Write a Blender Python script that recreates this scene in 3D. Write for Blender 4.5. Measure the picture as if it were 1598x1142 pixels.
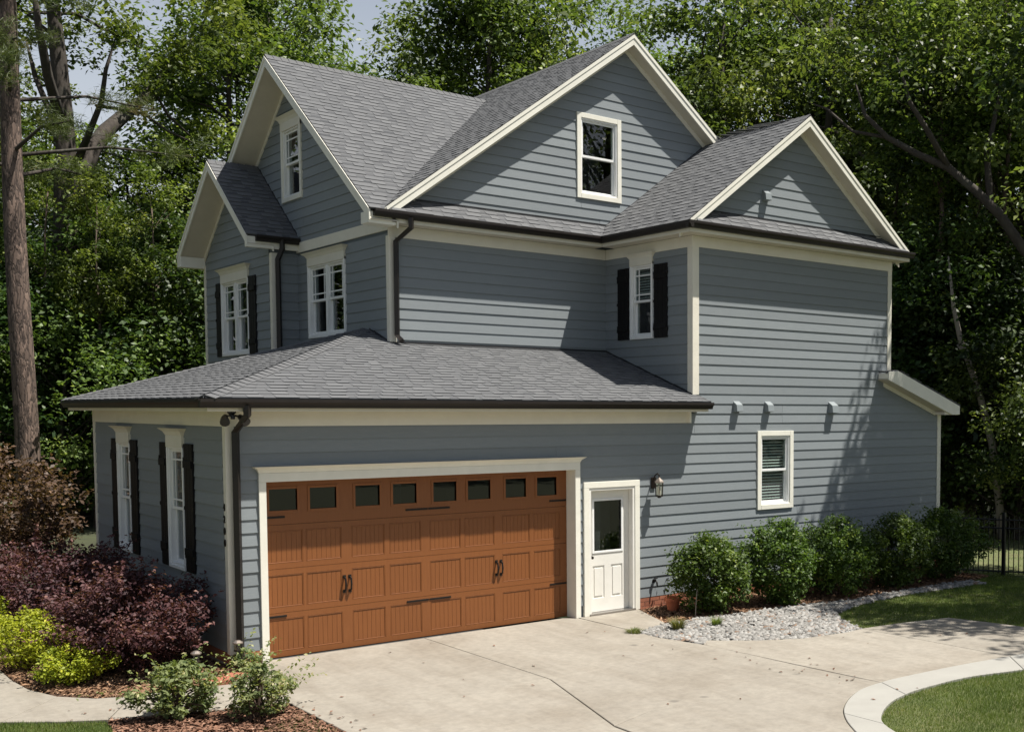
import bpy, math, random
import numpy as np
from mathutils import Vector, Matrix
R = math.radians
for o in list(bpy.data.objects): bpy.data.objects.remove(o)
sc = bpy.context.scene
col = sc.collection

# ------------------------------------------------------------------ camera
CAM = np.array([-4.953548, -15.341370, 3.381492])
YAW, PIT, ROL, FPX, PCX, PCY = 0.7376175, -0.0594663, 0.0023732, 1771.777, 1155.862, 744.822
fw = np.array([math.sin(YAW)*math.cos(PIT), math.cos(YAW)*math.cos(PIT), math.sin(PIT)])
_rt = np.array([math.cos(YAW), -math.sin(YAW), 0.0]); _up = np.cross(_rt, fw)
rt = _rt*math.cos(ROL) + _up*math.sin(ROL); up = -_rt*math.sin(ROL) + _up*math.cos(ROL)
cd = bpy.data.cameras.new('camera'); cam = bpy.data.objects.new('camera', cd); col.objects.link(cam)
M = Matrix.Identity(4)
for i in range(3):
    M[i][0], M[i][1], M[i][2], M[i][3] = rt[i], up[i], -fw[i], CAM[i]
cam.matrix_world = M
cd.sensor_fit = 'HORIZONTAL'; cd.sensor_width = 36; cd.lens = FPX*36/1598
cd.shift_x = -(PCX-799)/1598; cd.shift_y = (PCY-571)/1598
cd.clip_start = .1; cd.clip_end = 2000
sc.camera = cam

# ------------------------------------------------------------------ sky and sun
SUN = Vector((.31, -.33, 1.0)).normalized()
w = bpy.data.worlds.new('World'); sc.world = w; w.use_nodes = True
nt = w.node_tree; nt.nodes.clear()
N = nt.nodes.new
sky = N('ShaderNodeTexSky'); sky.sky_type = 'NISHITA'; sky.sun_disc = False
sky.sun_elevation = math.asin(SUN.z); sky.sun_rotation = math.atan2(SUN.x, SUN.y)
sky.air_density = 1.0; sky.dust_density = 1.6; sky.ozone_density = 1.0
tc = N('ShaderNodeTexCoord'); sx = N('ShaderNodeSeparateXYZ')
def MT(op, a, b=None, clamp=False):
    n = N('ShaderNodeMath'); n.operation = op; n.use_clamp = clamp
    for i, v in enumerate((a, b)):
        if v is None: continue
        if isinstance(v, (int, float)): n.inputs[i].default_value = v
        else: nt.links.new(v, n.inputs[i])
    return n.outputs[0]
L = nt.links.new
L(tc.outputs['Generated'], sx.inputs[0])
zc = MT('MAXIMUM', sx.outputs[2], 0.0); dn = MT('ADD', zc, .16)          # a flat layer of cloud seen in perspective
cx = N('ShaderNodeCombineXYZ'); L(MT('DIVIDE', sx.outputs[0], dn), cx.inputs[0]); L(MT('DIVIDE', sx.outputs[1], dn), cx.inputs[1])
nz = N('ShaderNodeTexNoise'); nz.inputs['Scale'].default_value = 1.1; nz.inputs['Detail'].default_value = 8; nz.inputs['Roughness'].default_value = .6
L(cx.outputs[0], nz.inputs['Vector'])
rp = N('ShaderNodeValToRGB'); rp.color_ramp.elements[0].position = .50; rp.color_ramp.elements[1].position = .68
L(nz.outputs['Fac'], rp.inputs[0])
haze = MT('MULTIPLY', MT('SUBTRACT', 1.0, MT('DIVIDE', zc, .52)), 1.35, True)   # air whitening towards the horizon
fac = MT('MAXIMUM', rp.outputs[0], haze)
mx = N('ShaderNodeMix'); mx.data_type = 'RGBA'; mx.inputs[7].default_value = (7.6, 8.1, 8.8, 1)
bg = N('ShaderNodeBackground'); bg.inputs['Strength'].default_value = .05
out = N('ShaderNodeOutputWorld')
L(fac, mx.inputs[0]); L(sky.outputs[0], mx.inputs[6]); L(mx.outputs[2], bg.inputs[0]); L(bg.outputs[0], out.inputs[0])
sd = bpy.data.lights.new('sun', 'SUN'); sd.energy = 5.0; sd.angle = R(.53); sd.color = (1, .955, .88)
so = bpy.data.objects.new('sun', sd); col.objects.link(so)
so.rotation_euler = SUN.to_track_quat('Z', 'Y').to_euler(); so.location = (10, -20, 30)
sc.view_settings.view_transform = 'Standard'; sc.view_settings.look = 'None'
sc.view_settings.gamma = 1; sc.view_settings.use_curve_mapping = False
sc.view_settings.exposure = 0.8
sc.render.engine = 'CYCLES'
sc.cycles.max_bounces = 6; sc.cycles.transparent_max_bounces = 12

def ray(px, py):
    return fw + rt*(px-PCX)/FPX - up*(py-PCY)/FPX
def g2(px, py, z=0.0):           # pixel -> point on the ground
    d = ray(px, py); t = (z-CAM[2])/d[2]; p = CAM+t*d
    return (float(p[0]), float(p[1]))
def at(px, dist):                # ground point below a pixel column at a distance
    d = ray(px, 640); h = d/np.hypot(d[0], d[1]); p = CAM+h*dist
    return (float(p[0]), float(p[1]))
rng = np.random.default_rng(7); random.seed(7)

# ------------------------------------------------------------------ materials
MATS = {}
def lin(c): return tuple(((v/255)/12.92 if v/255 <= .04045 else ((v/255+.055)/1.055)**2.4) for v in c)
def mat(name, c, rough=.6, c2=None, nscale=6, namt=.5, bump=None, stretch=(1, 1, 1), rnd=0, metal=0, spec=.5, attr=None, nscale2=None, dirt=None):
    m = bpy.data.materials.new(name); m.use_nodes = True; t = m.node_tree; n = t.nodes; l = t.links.new
    b = n['Principled BSDF']; b.inputs['Roughness'].default_value = rough; b.inputs['Metallic'].default_value = metal
    b.inputs['Specular IOR Level'].default_value = spec
    tc = n.new('ShaderNodeTexCoord'); mp = n.new('ShaderNodeMapping'); mp.inputs['Scale'].default_value = stretch
    l(tc.outputs['Object'], mp.inputs[0])
    cur = None
    rgb = n.new('ShaderNodeRGB'); rgb.outputs[0].default_value = (*c, 1); cur = rgb.outputs[0]
    def blend(fac, colr, base, mode='MIX'):
        k = n.new('ShaderNodeMix'); k.data_type = 'RGBA'; k.blend_type = mode
        l(fac, k.inputs[0]) if not isinstance(fac, float) else setattr(k.inputs[0], 'default_value', fac)
        l(base, k.inputs[6])
        if isinstance(colr, tuple): k.inputs[7].default_value = (*colr, 1)
        else: l(colr, k.inputs[7])
        return k.outputs[2]
    if attr:
        a = n.new('ShaderNodeAttribute'); a.attribute_name = attr
        cur = blend(a.outputs['Fac'], c2, cur)
    if c2 is not None and not attr:
        z = n.new('ShaderNodeTexNoise'); z.inputs['Scale'].default_value = nscale; z.inputs['Detail'].default_value = 8; z.inputs['Roughness'].default_value = .62
        l(mp.outputs[0], z.inputs['Vector'])
        r = n.new('ShaderNodeMapRange'); r.inputs[1].default_value = .5-namt*.5; r.inputs[2].default_value = .5+namt*.5
        l(z.outputs['Fac'], r.inputs[0]); cur = blend(r.outputs[0], c2, cur)
    if dirt:                                     # (colour, scale, low, high): stains with a shape of their own
        z = n.new('ShaderNodeTexNoise'); z.inputs['Scale'].default_value = dirt[1]; z.inputs['Detail'].default_value = 6; z.inputs['Roughness'].default_value = .6
        l(tc.outputs['Object'], z.inputs['Vector'])
        r = n.new('ShaderNodeMapRange'); r.inputs[1].default_value = dirt[2]; r.inputs[2].default_value = dirt[3]; r.inputs[4].default_value = dirt[4]
        l(z.outputs['Fac'], r.inputs[0]); cur = blend(r.outputs[0], dirt[0], cur)
    if rnd:
        oi = n.new('ShaderNodeObjectInfo'); r = n.new('ShaderNodeMapRange'); r.inputs[3].default_value = 1-rnd; r.inputs[4].default_value = 1+rnd
        l(oi.outputs['Random'], r.inputs[0])
        hsv = n.new('ShaderNodeHueSaturation'); l(r.outputs[0], hsv.inputs['Value']); l(cur, hsv.inputs['Color']); cur = hsv.outputs[0]
    l(cur, b.inputs['Base Color'])
    if bump:
        z = n.new('ShaderNodeTexNoise'); z.inputs['Scale'].default_value = bump[0]; z.inputs['Detail'].default_value = 6
        l(mp.outputs[0], z.inputs['Vector'])
        k = n.new('ShaderNodeBump'); k.inputs['Strength'].default_value = bump[1]; k.inputs['Distance'].default_value = bump[2]
        l(z.outputs['Fac'], k.inputs['Height']); l(k.outputs[0], b.inputs['Normal'])
    MATS[name] = m
    return m
def leafmat(name, dark, light, trans=.3, rough=.55, tip=None):
    m = bpy.data.materials.new(name); m.use_nodes = True; t = m.node_tree; n = t.nodes; l = t.links.new
    b = n['Principled BSDF']; b.inputs['Roughness'].default_value = rough; b.inputs['Specular IOR Level'].default_value = .35
    a = n.new('ShaderNodeAttribute'); a.attribute_name = 'tone'
    r = n.new('ShaderNodeValToRGB'); r.color_ramp.elements[0].color = (*dark, 1); r.color_ramp.elements[1].color = (*light, 1)
    if tip: e = r.color_ramp.elements.new(.9); e.color = (*light, 1); r.color_ramp.elements[2].color = (*tip, 1)
    oi = n.new('ShaderNodeObjectInfo'); mr = n.new('ShaderNodeMapRange'); mr.inputs[3].default_value = .8; mr.inputs[4].default_value = 1.2
    h = n.new('ShaderNodeHueSaturation'); l(oi.outputs['Random'], mr.inputs[0]); l(mr.outputs[0], h.inputs['Value'])
    mr2 = n.new('ShaderNodeMapRange'); mr2.inputs[3].default_value = .482; mr2.inputs[4].default_value = .512; l(oi.outputs['Random'], mr2.inputs[0]); l(mr2.outputs[0], h.inputs['Hue'])
    l(a.outputs['Fac'], r.inputs[0]); l(r.outputs[0], h.inputs['Color']); l(h.outputs[0], b.inputs['Base Color'])
    tr = n.new('ShaderNodeBsdfTranslucent'); tm = n.new('ShaderNodeMix'); tm.data_type = 'RGBA'; tm.blend_type = 'MULTIPLY'; tm.inputs[0].default_value = 1
    l(h.outputs[0], tm.inputs[6]); tm.inputs[7].default_value = (1.25, 1.3, .6, 1); l(tm.outputs[2], tr.inputs[0])
    ms = n.new('ShaderNodeMixShader'); ms.inputs[0].default_value = trans
    l(b.outputs[0], ms.inputs[1]); l(tr.outputs[0], ms.inputs[2]); l(ms.outputs[0], n['Material Output'].inputs[0])
    MATS[name] = m
    return m
def glassmat(name, tint=(.8, .85, .85), refl=1.0):
    m = bpy.data.materials.new(name); m.use_nodes = True; t = m.node_tree; n = t.nodes; l = t.links.new
    n.remove(n['Principled BSDF'])
    f = n.new('ShaderNodeFresnel'); f.inputs[0].default_value = 1.8
    tb = n.new('ShaderNodeBsdfTransparent'); tb.inputs[0].default_value = (*tint, 1)
    gb = n.new('ShaderNodeBsdfGlossy'); gb.inputs['Roughness'].default_value = .01; gb.inputs[0].default_value = (refl, refl, refl, 1)
    ge = n.new('ShaderNodeNewGeometry'); m1 = n.new('ShaderNodeMath'); m1.operation = 'SUBTRACT'; m1.inputs[0].default_value = 1; l(ge.outputs['Backfacing'], m1.inputs[1])
    m2 = n.new('ShaderNodeMath'); m2.operation = 'MULTIPLY'; l(f.outputs[0], m2.inputs[0]); l(m1.outputs[0], m2.inputs[1])
    ms = n.new('ShaderNodeMixShader'); l(m2.outputs[0], ms.inputs[0]); l(tb.outputs[0], ms.inputs[1]); l(gb.outputs[0], ms.inputs[2]); l(ms.outputs[0], n['Material Output'].inputs[0])
    MATS[name] = m
    return m

mat('siding', (.182, .204, .217), .62, (.210, .231, .240), 5, .6, (30, .25, .004), (1, 1, 6), rnd=.08, dirt=((.23, .255, .255), 1.1, .55, .75, .35))
mat('sheathing', (.10, .12, .135), .8)
mat('trim', (.74, .705, .60), .5, (.66, .625, .53), 3, .5, (40, .1, .002), rnd=.03)
mat('white_trim', (.80, .775, .68), .45, (.72, .70, .61), 4, .4, (40, .08, .002), rnd=.02)
mat('white_vinyl', (.82, .82, .80), .35, (.76, .76, .74), 4, .3)
mat('soffit', (.62, .575, .48), .6, (.56, .515, .43), 3, .4)
mat('shutter', (.004, .004, .0045), .55, (.008, .007, .007), 8, .5, (30, .2, .003), spec=.2)
mat('gutter', (.014, .011, .0095), .42, (.022, .018, .015), 3, .5, spec=.3)
mat('flashing', (.015, .015, .017), .5)
mat('door_wood', (.225, .078, .018), .5, (.175, .056, .012), 9, .55, (60, .25, .0015), (6, 1, .35), rnd=.04)
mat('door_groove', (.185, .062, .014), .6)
mat('iron', (.012, .011, .011), .42, (.03, .026, .022), 9, .5, metal=.6)
mat('bright_metal', (.35, .33, .31), .35, metal=.9)
mat('door_white', (.78, .76, .70), .38, (.72, .70, .64), 4, .4)
mat('blind', (.50, .52, .46), .6)
mat('room', (.045, .042, .04), .9)  # near black: the darkness of unlit rooms is put into the colour
mat('curtain_red', (.45, .10, .05), .8, (.6, .3, .2), 9, .6)
mat('brick', (.34, .125, .065), .85, (.24, .085, .05), 14, .7, (60, .5, .004), rnd=.22)
mat('mortar', (.36, .31, .26), .9, (.28, .24, .2), 30, .5)
mat('concrete', (.280, .253, .210), .85, (.226, .203, .168), 1.3, .55, (120, .35, .004), rnd=.05, dirt=((.165, .137, .103), .55, .50, .78, .75))
mat('concrete_pale', (.305, .296, .266), .85, (.26, .25, .225), 2.2, .5, (120, .25, .003), rnd=.03)
mat('asphalt', (.16, .155, .15), .9, (.12, .118, .115), 2, .6, (60, .4, .005))
mat('joint', (.10, .09, .07), .9, (.16, .14, .11), 20, .5)
mat('soil', (.11, .06, .035), .95, (.06, .035, .022), 6, .6, (25, .6, .02))
mat('forest_floor', (.05, .06, .022), .95, (.03, .032, .016), 2, .6, (12, .6, .03))
mat('turf', (.07, .10, .025), .95, (.13, .12, .055), 1.6, .6, (40, .6, .01))
mat('bark_grey', (.070, .056, .044), .9, (.026, .021, .017), 7, .7, (9, 1.0, .05), (1, 1, .22), dirt=((.09, .09, .07), 1.2, .55, .7, .5))
mat('bark_pine', (.19, .125, .09), .9, (.055, .038, .03), 6, .65, (7, 1.0, .06), (1, 1, .3))
mat('bark_brown', (.16, .115, .085), .9, (.06, .045, .035), 7, .7, (9, 1.0, .04), (1, 1, .25))
mat('bark_pale', (.34, .30, .25), .9, (.2, .17, .14), 9, .6, (12, .6, .02), (1, 1, .3))
mat('twig', (.10, .06, .04), .9, (.05, .032, .022), 12, .6)
mat('terracotta', (.52, .155, .07), .8, (.42, .12, .055), 9, .6, (40, .2, .004))
mat('red_stone', (.33, .12, .07), .9, (.25, .085, .05), 12, .6, (30, .4, .01))
mat('lamp_metal', (.03, .022, .018), .4, metal=.7)
mat('lamp_cap', (.35, .30, .26), .3, metal=.7)
mat('vent_grey', (.20, .225, .235), .5)
mat('fence_black', (.006, .006, .007), .4)
mat('plastic_black', (.012, .012, .013), .35)
def pinebark():
    m = MATS['bark_pine']; t = m.node_tree; n = t.nodes; l = t.links.new; b = n['Principled BSDF']
    tc = n.new('ShaderNodeTexCoord'); mp = n.new('ShaderNodeMapping'); mp.inputs['Scale'].default_value = (1, 1, .26); l(tc.outputs['Object'], mp.inputs[0])
    nz = n.new('ShaderNodeTexNoise'); nz.inputs['Scale'].default_value = 5; nz.inputs['Detail'].default_value = 5; l(mp.outputs[0], nz.inputs['Vector'])
    ad = n.new('ShaderNodeMix'); ad.data_type = 'VECTOR'; ad.inputs[0].default_value = .34; l(mp.outputs[0], ad.inputs[4]); l(nz.outputs['Color'], ad.inputs[5])
    vo = n.new('ShaderNodeTexVoronoi'); vo.feature = 'DISTANCE_TO_EDGE'; vo.inputs['Scale'].default_value = 13; l(ad.outputs[1], vo.inputs['Vector'])
    vc = n.new('ShaderNodeTexVoronoi'); vc.inputs['Scale'].default_value = 13; l(ad.outputs[1], vc.inputs['Vector'])
    r = n.new('ShaderNodeValToRGB'); r.color_ramp.elements[0].color = (.045, .032, .026, 1); r.color_ramp.elements[1].position = .16; r.color_ramp.elements[1].color = (.15, .105, .082, 1)
    l(vo.outputs['Distance'], r.inputs[0]); h = n.new('ShaderNodeHueSaturation'); l(r.outputs[0], h.inputs['Color'])
    mr = n.new('ShaderNodeMapRange'); mr.inputs[3].default_value = .55; mr.inputs[4].default_value = 1.5; sp = n.new('ShaderNodeSeparateColor'); l(vc.outputs['Color'], sp.inputs[0]); l(sp.outputs[0], mr.inputs[0]); l(mr.outputs[0], h.inputs['Value'])
    l(h.outputs[0], b.inputs['Base Color'])
    bu = n.new('ShaderNodeBump'); bu.inputs['Strength'].default_value = 1; bu.inputs['Distance'].default_value = .05; mn = n.new('ShaderNodeMath'); mn.operation = 'MINIMUM'; mn.inputs[1].default_value = .2; l(vo.outputs['Distance'], mn.inputs[0]); l(mn.outputs[0], bu.inputs['Height']); l(bu.outputs[0], b.inputs['Normal'])
pinebark()
def drivestains():                     # tyre tracks and spills that lie along the drive
    for nm in ('concrete',):
        m = MATS[nm]; t = m.node_tree; n = t.nodes; l = t.links.new; b = n['Principled BSDF']; src = b.inputs['Base Color'].links[0].from_socket
        tc = n.new('ShaderNodeTexCoord'); mp = n.new('ShaderNodeMapping'); mp.inputs['Scale'].default_value = (2.2, .28, 1); mp.inputs['Rotation'].default_value = (0, 0, .25); l(tc.outputs['Object'], mp.inputs[0])
        z = n.new('ShaderNodeTexNoise'); z.inputs['Scale'].default_value = 1.6; z.inputs['Detail'].default_value = 7; z.inputs['Roughness'].default_value = .65; l(mp.outputs[0], z.inputs['Vector'])
        r = n.new('ShaderNodeMapRange'); r.inputs[1].default_value = .47; r.inputs[2].default_value = .75; r.inputs[4].default_value = .55; l(z.outputs['Fac'], r.inputs[0])
        k = n.new('ShaderNodeMix'); k.data_type = 'RGBA'; l(r.outputs[0], k.inputs[0]); l(src, k.inputs[6]); k.inputs[7].default_value = (.165, .140, .108, 1)
        z2 = n.new('ShaderNodeTexNoise'); z2.inputs['Scale'].default_value = 9; z2.inputs['Detail'].default_value = 9; z2.inputs['Roughness'].default_value = .75; l(tc.outputs['Object'], z2.inputs['Vector'])
        r2 = n.new('ShaderNodeMapRange'); r2.inputs[1].default_value = .35; r2.inputs[2].default_value = .65; r2.inputs[3].default_value = .86; r2.inputs[4].default_value = 1.12; l(z2.outputs['Fac'], r2.inputs[0])
        v = n.new('ShaderNodeTexVoronoi'); v.inputs['Scale'].default_value = .9; l(tc.outputs['Object'], v.inputs['Vector'])
        r3 = n.new('ShaderNodeMapRange'); r3.inputs[1].default_value = .03; r3.inputs[2].default_value = .07; r3.inputs[3].default_value = .62; r3.inputs[4].default_value = 1; l(v.outputs['Distance'], r3.inputs[0])
        mm = n.new('ShaderNodeMath'); mm.operation = 'MULTIPLY'; l(r2.outputs[0], mm.inputs[0]); l(r3.outputs[0], mm.inputs[1])
        h = n.new('ShaderNodeHueSaturation'); l(k.outputs[2], h.inputs['Color']); l(mm.outputs[0], h.inputs['Value']); l(h.outputs[0], b.inputs['Base Color'])
drivestains()
glassmat('glass'); glassmat('frosted', (.9, .88, .8), .6)
leafmat('leaf_oak', (.026, .050, .014), (.160, .220, .058), .40, .45, tip=(.33, .38, .14))
leafmat('leaf_maple', (.030, .062, .014), (.185, .255, .056), .44, .45, tip=(.35, .41, .12))
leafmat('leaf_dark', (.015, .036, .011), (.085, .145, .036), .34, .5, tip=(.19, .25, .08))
leafmat('needle', (.035, .055, .016), (.105, .125, .035), .25, tip=(.17, .13, .05))
leafmat('leaf_holly', (.026, .060, .011), (.105, .180, .028), .34, .5, tip=(.21, .28, .055))
leafmat('leaf_purple', (.030, .011, .015), (.105, .043, .046), .28, .6, tip=(.22, .11, .095))
leafmat('leaf_lime', (.16, .20, .012), (.42, .44, .035), .35, .55, tip=(.55, .52, .07))
leafmat('leaf_rose', (.07, .10, .035), (.24, .27, .11), .38, .7, tip=(.46, .42, .24))
leafmat('leaf_bronze', (.04, .024, .014), (.135, .078, .050), .3, .55, tip=(.26, .165, .11))
leafmat('grass_blade', (.040, .075, .012), (.140, .180, .038), .35, .7, tip=(.30, .27, .11))
leafmat('grass_tuft', (.06, .09, .015), (.20, .20, .05), .3, .6)
leafmat('chip', (.085, .042, .024), (.25, .14, .085), 0, .95, tip=(.34, .22, .15))
leafmat('stone', (.085, .08, .072), (.30, .29, .272), 0, .9, tip=(.18, .12, .085))
mat('shingle', (.118, .120, .123), .93, (.044, .046, .050), attr='tone', bump=(160, .5, .004))
mat('shingle_cap', (.115, .116, .117), .93, (.085, .086, .09), 40, .6, (160, .5, .004))

# ------------------------------------------------------------------ mesh helpers
def tag(o, label=None, cat=None, group=None, kind=None):
    if label: o['label'] = label
    if cat: o['category'] = cat
    if group: o['group'] = group
    if kind: o['kind'] = kind
    return o
def empty(name, loc=(0, 0, 0), parent=None):
    o = bpy.data.objects.new(name, None); o.empty_display_size = .2; col.objects.link(o)
    o.location = loc
    if parent: o.parent = parent
    return o
def V3(*a): return np.array(a, float)
class MB:
    def __init__(s): s.v = []; s.f = []
    def add(s, vs, fs):
        b = len(s.v); s.v += [tuple(map(float, p)) for p in vs]; s.f += [tuple(i+b for i in f) for f in fs]; return s
    def box(s, x0, y0, z0, x1, y1, z1):
        return s.add([(x0, y0, z0), (x1, y0, z0), (x1, y1, z0), (x0, y1, z0), (x0, y0, z1), (x1, y0, z1), (x1, y1, z1), (x0, y1, z1)],
                     [(3, 2, 1, 0), (4, 5, 6, 7), (0, 1, 5, 4), (1, 2, 6, 5), (2, 3, 7, 6), (3, 0, 4, 7)])
    def prism(s, poly, vec):
        n = len(poly); p = [V3(*q) for q in poly]; v = V3(*vec)
        return s.add(p+[q+v for q in p], [tuple(range(n))[::-1], tuple(range(n, 2*n))] + [(i, (i+1) % n, n+(i+1) % n, n+i) for i in range(n)])
    def tube(s, pts, rad, n=8, cap=True):
        pts = [V3(*p) for p in pts]; rad = rad if hasattr(rad, '__len__') else [rad]*len(pts)
        rings = []; prev = None
        for i, p in enumerate(pts):
            d = pts[min(i+1, len(pts)-1)]-pts[max(i-1, 0)]; d = d/(np.linalg.norm(d)+1e-9)
            a = prev if prev is not None else (V3(1, 0, 0) if abs(d[0]) < .8 else V3(0, 1, 0))
            a = a-d*(a@d); a /= np.linalg.norm(a)+1e-9; prev = a; b = np.cross(d, a)
            rings.append([p+rad[i]*(a*math.cos(2*math.pi*k/n)+b*math.sin(2*math.pi*k/n)) for k in range(n)])
        vs = [q for r in rings for q in r]; fs = []
        for i in range(len(pts)-1):
            for k in range(n): fs.append((i*n+k, i*n+(k+1) % n, (i+1)*n+(k+1) % n, (i+1)*n+k))
        if cap: fs += [tuple(range(n))[::-1], tuple(range((len(pts)-1)*n, len(pts)*n))]
        return s.add(vs, fs)
    def lathe(s, c, prof, n=16):
        vs = []; fs = []
        for r, z in prof:
            for k in range(n): vs.append((c[0]+r*math.cos(2*math.pi*k/n), c[1]+r*math.sin(2*math.pi*k/n), c[2]+z))
        for i in range(len(prof)-1):
            for k in range(n): fs.append((i*n+k, i*n+(k+1) % n, (i+1)*n+(k+1) % n, (i+1)*n+k))
        fs += [tuple(range(n))[::-1], tuple(range((len(prof)-1)*n, len(prof)*n))]
        return s.add(vs, fs)
    def build(s, name, m, parent=None, smooth=False, bevel=0, loc=None):
        me = bpy.data.meshes.new(name); me.from_pydata(s.v, [], s.f); me.update()
        me.materials.append(MATS[m] if isinstance(m, str) else m)
        if smooth: me.polygons.foreach_set('use_smooth', [True]*len(me.polygons))
        o = bpy.data.objects.new(name, me); col.objects.link(o)
        if parent: o.parent = parent
        if loc is not None: o.location = loc
        if bevel:
            b = o.modifiers.new('bevel', 'BEVEL'); b.width = bevel; b.segments = 2; b.limit_method = 'ANGLE'
        return o
def npmesh(name, verts, nper, m, parent=None, tone=None, loc=None, faces=None):
    """verts (K*nper,3): K faces of nper corners each; or faces (K,nper) indices"""
    verts = np.asarray(verts, np.float32).reshape(-1, 3)
    me = bpy.data.meshes.new(name); nv = len(verts)
    idx = np.arange(nv, dtype=np.int32) if faces is None else np.asarray(faces, np.int32).ravel()
    nf = len(idx)//nper
    me.vertices.add(nv); me.vertices.foreach_set('co', verts.ravel())
    me.loops.add(len(idx)); me.loops.foreach_set('vertex_index', idx)
    me.polygons.add(nf); me.polygons.foreach_set('loop_start', np.arange(0, nf*nper, nper, dtype=np.int32))
    try: me.polygons.foreach_set('loop_total', np.full(nf, nper, np.int32))
    except Exception: pass
    if tone is not None:
        a = me.attributes.new('tone', 'FLOAT', 'FACE'); a.data.foreach_set('value', np.asarray(tone, np.float32))
    me.update(calc_edges=True); me.materials.append(MATS[m])
    o = bpy.data.objects.new(name, me); col.objects.link(o)
    if parent: o.parent = parent
    if loc is not None: o.location = loc
    return o

# ------------------------------------------------------------------ ground, drive, beds
def inpoly(x, y, poly):
    r = np.zeros(len(x), bool); n = len(poly); j = n-1
    for i in range(n):
        xi, yi = poly[i]; xj, yj = poly[j]
        c = ((yi > y) != (yj > y)) & (x < (xj-xi)*(y-yi)/(yj-yi+1e-12)+xi); r ^= c; j = i
    return r
def gz(x, y):                    # the land falls away a little to the right of the house
    return -.16*np.clip((np.asarray(x)-13.2)/3.2, 0, 1) - .02*np.clip(np.asarray(x)-16.4, 0, 30)
def sheet(name, poly, z, m, kind='structure', step=None):
    v = MB(); n = len(poly)
    v.add([(p[0], p[1], z+float(gz(*p))) for p in poly], [tuple(range(n))])
    o = v.build(name, m); tag(o, kind=kind); return o
# terrain: grid
gx = np.concatenate([np.linspace(-260, -30, 10), np.linspace(-26, 40, 45), np.linspace(46, 300, 10)])
gy = np.concatenate([np.linspace(-200, -30, 8), np.linspace(-26, 40, 40), np.linspace(46, 320, 10)])
X, Y = np.meshgrid(gx, gy); Z = gz(X, Y)-.075
idx = np.arange(X.size).reshape(X.shape)
F = np.stack([idx[:-1, :-1], idx[:-1, 1:], idx[1:, 1:], idx[1:, :-1]], -1).reshape(-1, 4)
tag(npmesh('ground', np.stack([X, Y, Z], -1), 4, 'forest_floor', faces=F), kind='structure')

def shrinkpoly(poly, d):
    n = len(poly); out = []
    A = sum(poly[i][0]*poly[(i+1) % n][1]-poly[(i+1) % n][0]*poly[i][1] for i in range(n))
    s = 1 if A > 0 else -1
    for i in range(n):
        a, b, c = V3(*poly[i-1]), V3(*poly[i]), V3(*poly[(i+1) % n])
        d1 = (b-a)/np.linalg.norm(b-a); d2 = (c-b)/np.linalg.norm(c-b)
        n1 = s*V3(-d1[1], d1[0]); n2 = s*V3(-d2[1], d2[0]); k = n1+n2; kk = k@k
        q = b + k*(2*d/kk if kk > .3 else d/2); out.append((float(q[0]), float(q[1])))
    return out
def slab(poly, parent, top=0.0, m='concrete', th=.10, gap=.006, bev=.006, name='concrete_slab'):
    p = shrinkpoly(poly, gap); q = shrinkpoly(poly, gap+bev); n = len(p)
    A = sum(p[i][0]*p[(i+1) % n][1]-p[(i+1) % n][0]*p[i][1] for i in range(n))
    if A < 0: p = p[::-1]; q = q[::-1]
    mb = MB(); vs = [(a, b, top-th) for a, b in p]+[(a, b, top-bev) for a, b in p]+[(a, b, top) for a, b in q]
    fs = [(k*n+i, k*n+(i+1) % n, (k+1)*n+(i+1) % n, (k+1)*n+i) for k in (0, 1) for i in range(n)]+[tuple(range(2*n, 3*n))]
    return mb.add(vs, fs).build(name, m, parent)
strip_up = [(2.9, -10.0), (3.15, -9.0), (3.55, -8.0), (4.0, -7.25), (4.32, -6.86), (4.6, -6.62), (4.95, -6.40), (5.33, -6.24), (5.74, -6.18), (6.14, -6.17), (7.2, -6.24), (8.22, -6.37), (9.2, -6.5), (10.42, -6.75)]
strip_lo = [(3.55, -10.0), (3.8, -9.0), (4.05, -8.1), (4.33, -7.45), (4.68, -7.12), (5.12, -6.88), (5.5, -6.77), (5.86, -6.72), (6.77, -6.73), (7.68, -6.96), (8.8, -7.15), (10.5, -7.45)]
def smooth(p, k=4):
    P = [V3(*q) for q in p]; o = []
    for i in range(len(P)-1):
        a, b, c, d = P[max(i-1, 0)], P[i], P[i+1], P[min(i+2, len(P)-1)]
        for j in range(k):
            t = j/k; o.append(tuple(.5*((2*b)+(c-a)*t+(2*a-5*b+4*c-d)*t*t+(-a+3*b-3*c+d)*t**3)))
    return o+[tuple(P[-1])]
strip_up = smooth(strip_up); strip_lo = smooth(strip_lo)
drv = sheet('driveway', [(-.1, .1), (6.6, .1), (10.4, -3.9), (10.45, -6.7), (5.0, -6.3), (2.9, -10), (-.1, -10)], -.045, 'joint')
C1, D1, E1 = -.12, 2.76, 5.58
slab([(.30, .13), (2.78, .13), (D1, -3.3), (C1, -3.3), (C1, -.48)], drv)
slab([(2.78, .13), (5.40, .13), (5.42, -1.68), (5.40, -2.1), (5.56, -2.93), (5.60, -3.3), (D1, -3.3)], drv)
slab([(C1, -3.3), (D1, -3.3), (2.1, -5.6), (2.0, -10), (C1, -10)], drv)
slab([(D1, -3.3), (5.60, -3.3), (5.64, -4.67), (5.70, -5.75), (2.72, -5.35), (2.12, -5.55)], drv)
slab([(2.12, -5.55), (2.72, -5.35), (5.70, -5.75)]+strip_up[:33][::-1]+[(2.0, -10)], drv)
slab([(5.56, -2.93), (5.8, -2.76), (6.36, -3.27), (6.96, -3.61), (7.82, -3.73), (8.18, -3.68), (8.20, -5.4)]+strip_up[32:45][::-1], drv)
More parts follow.
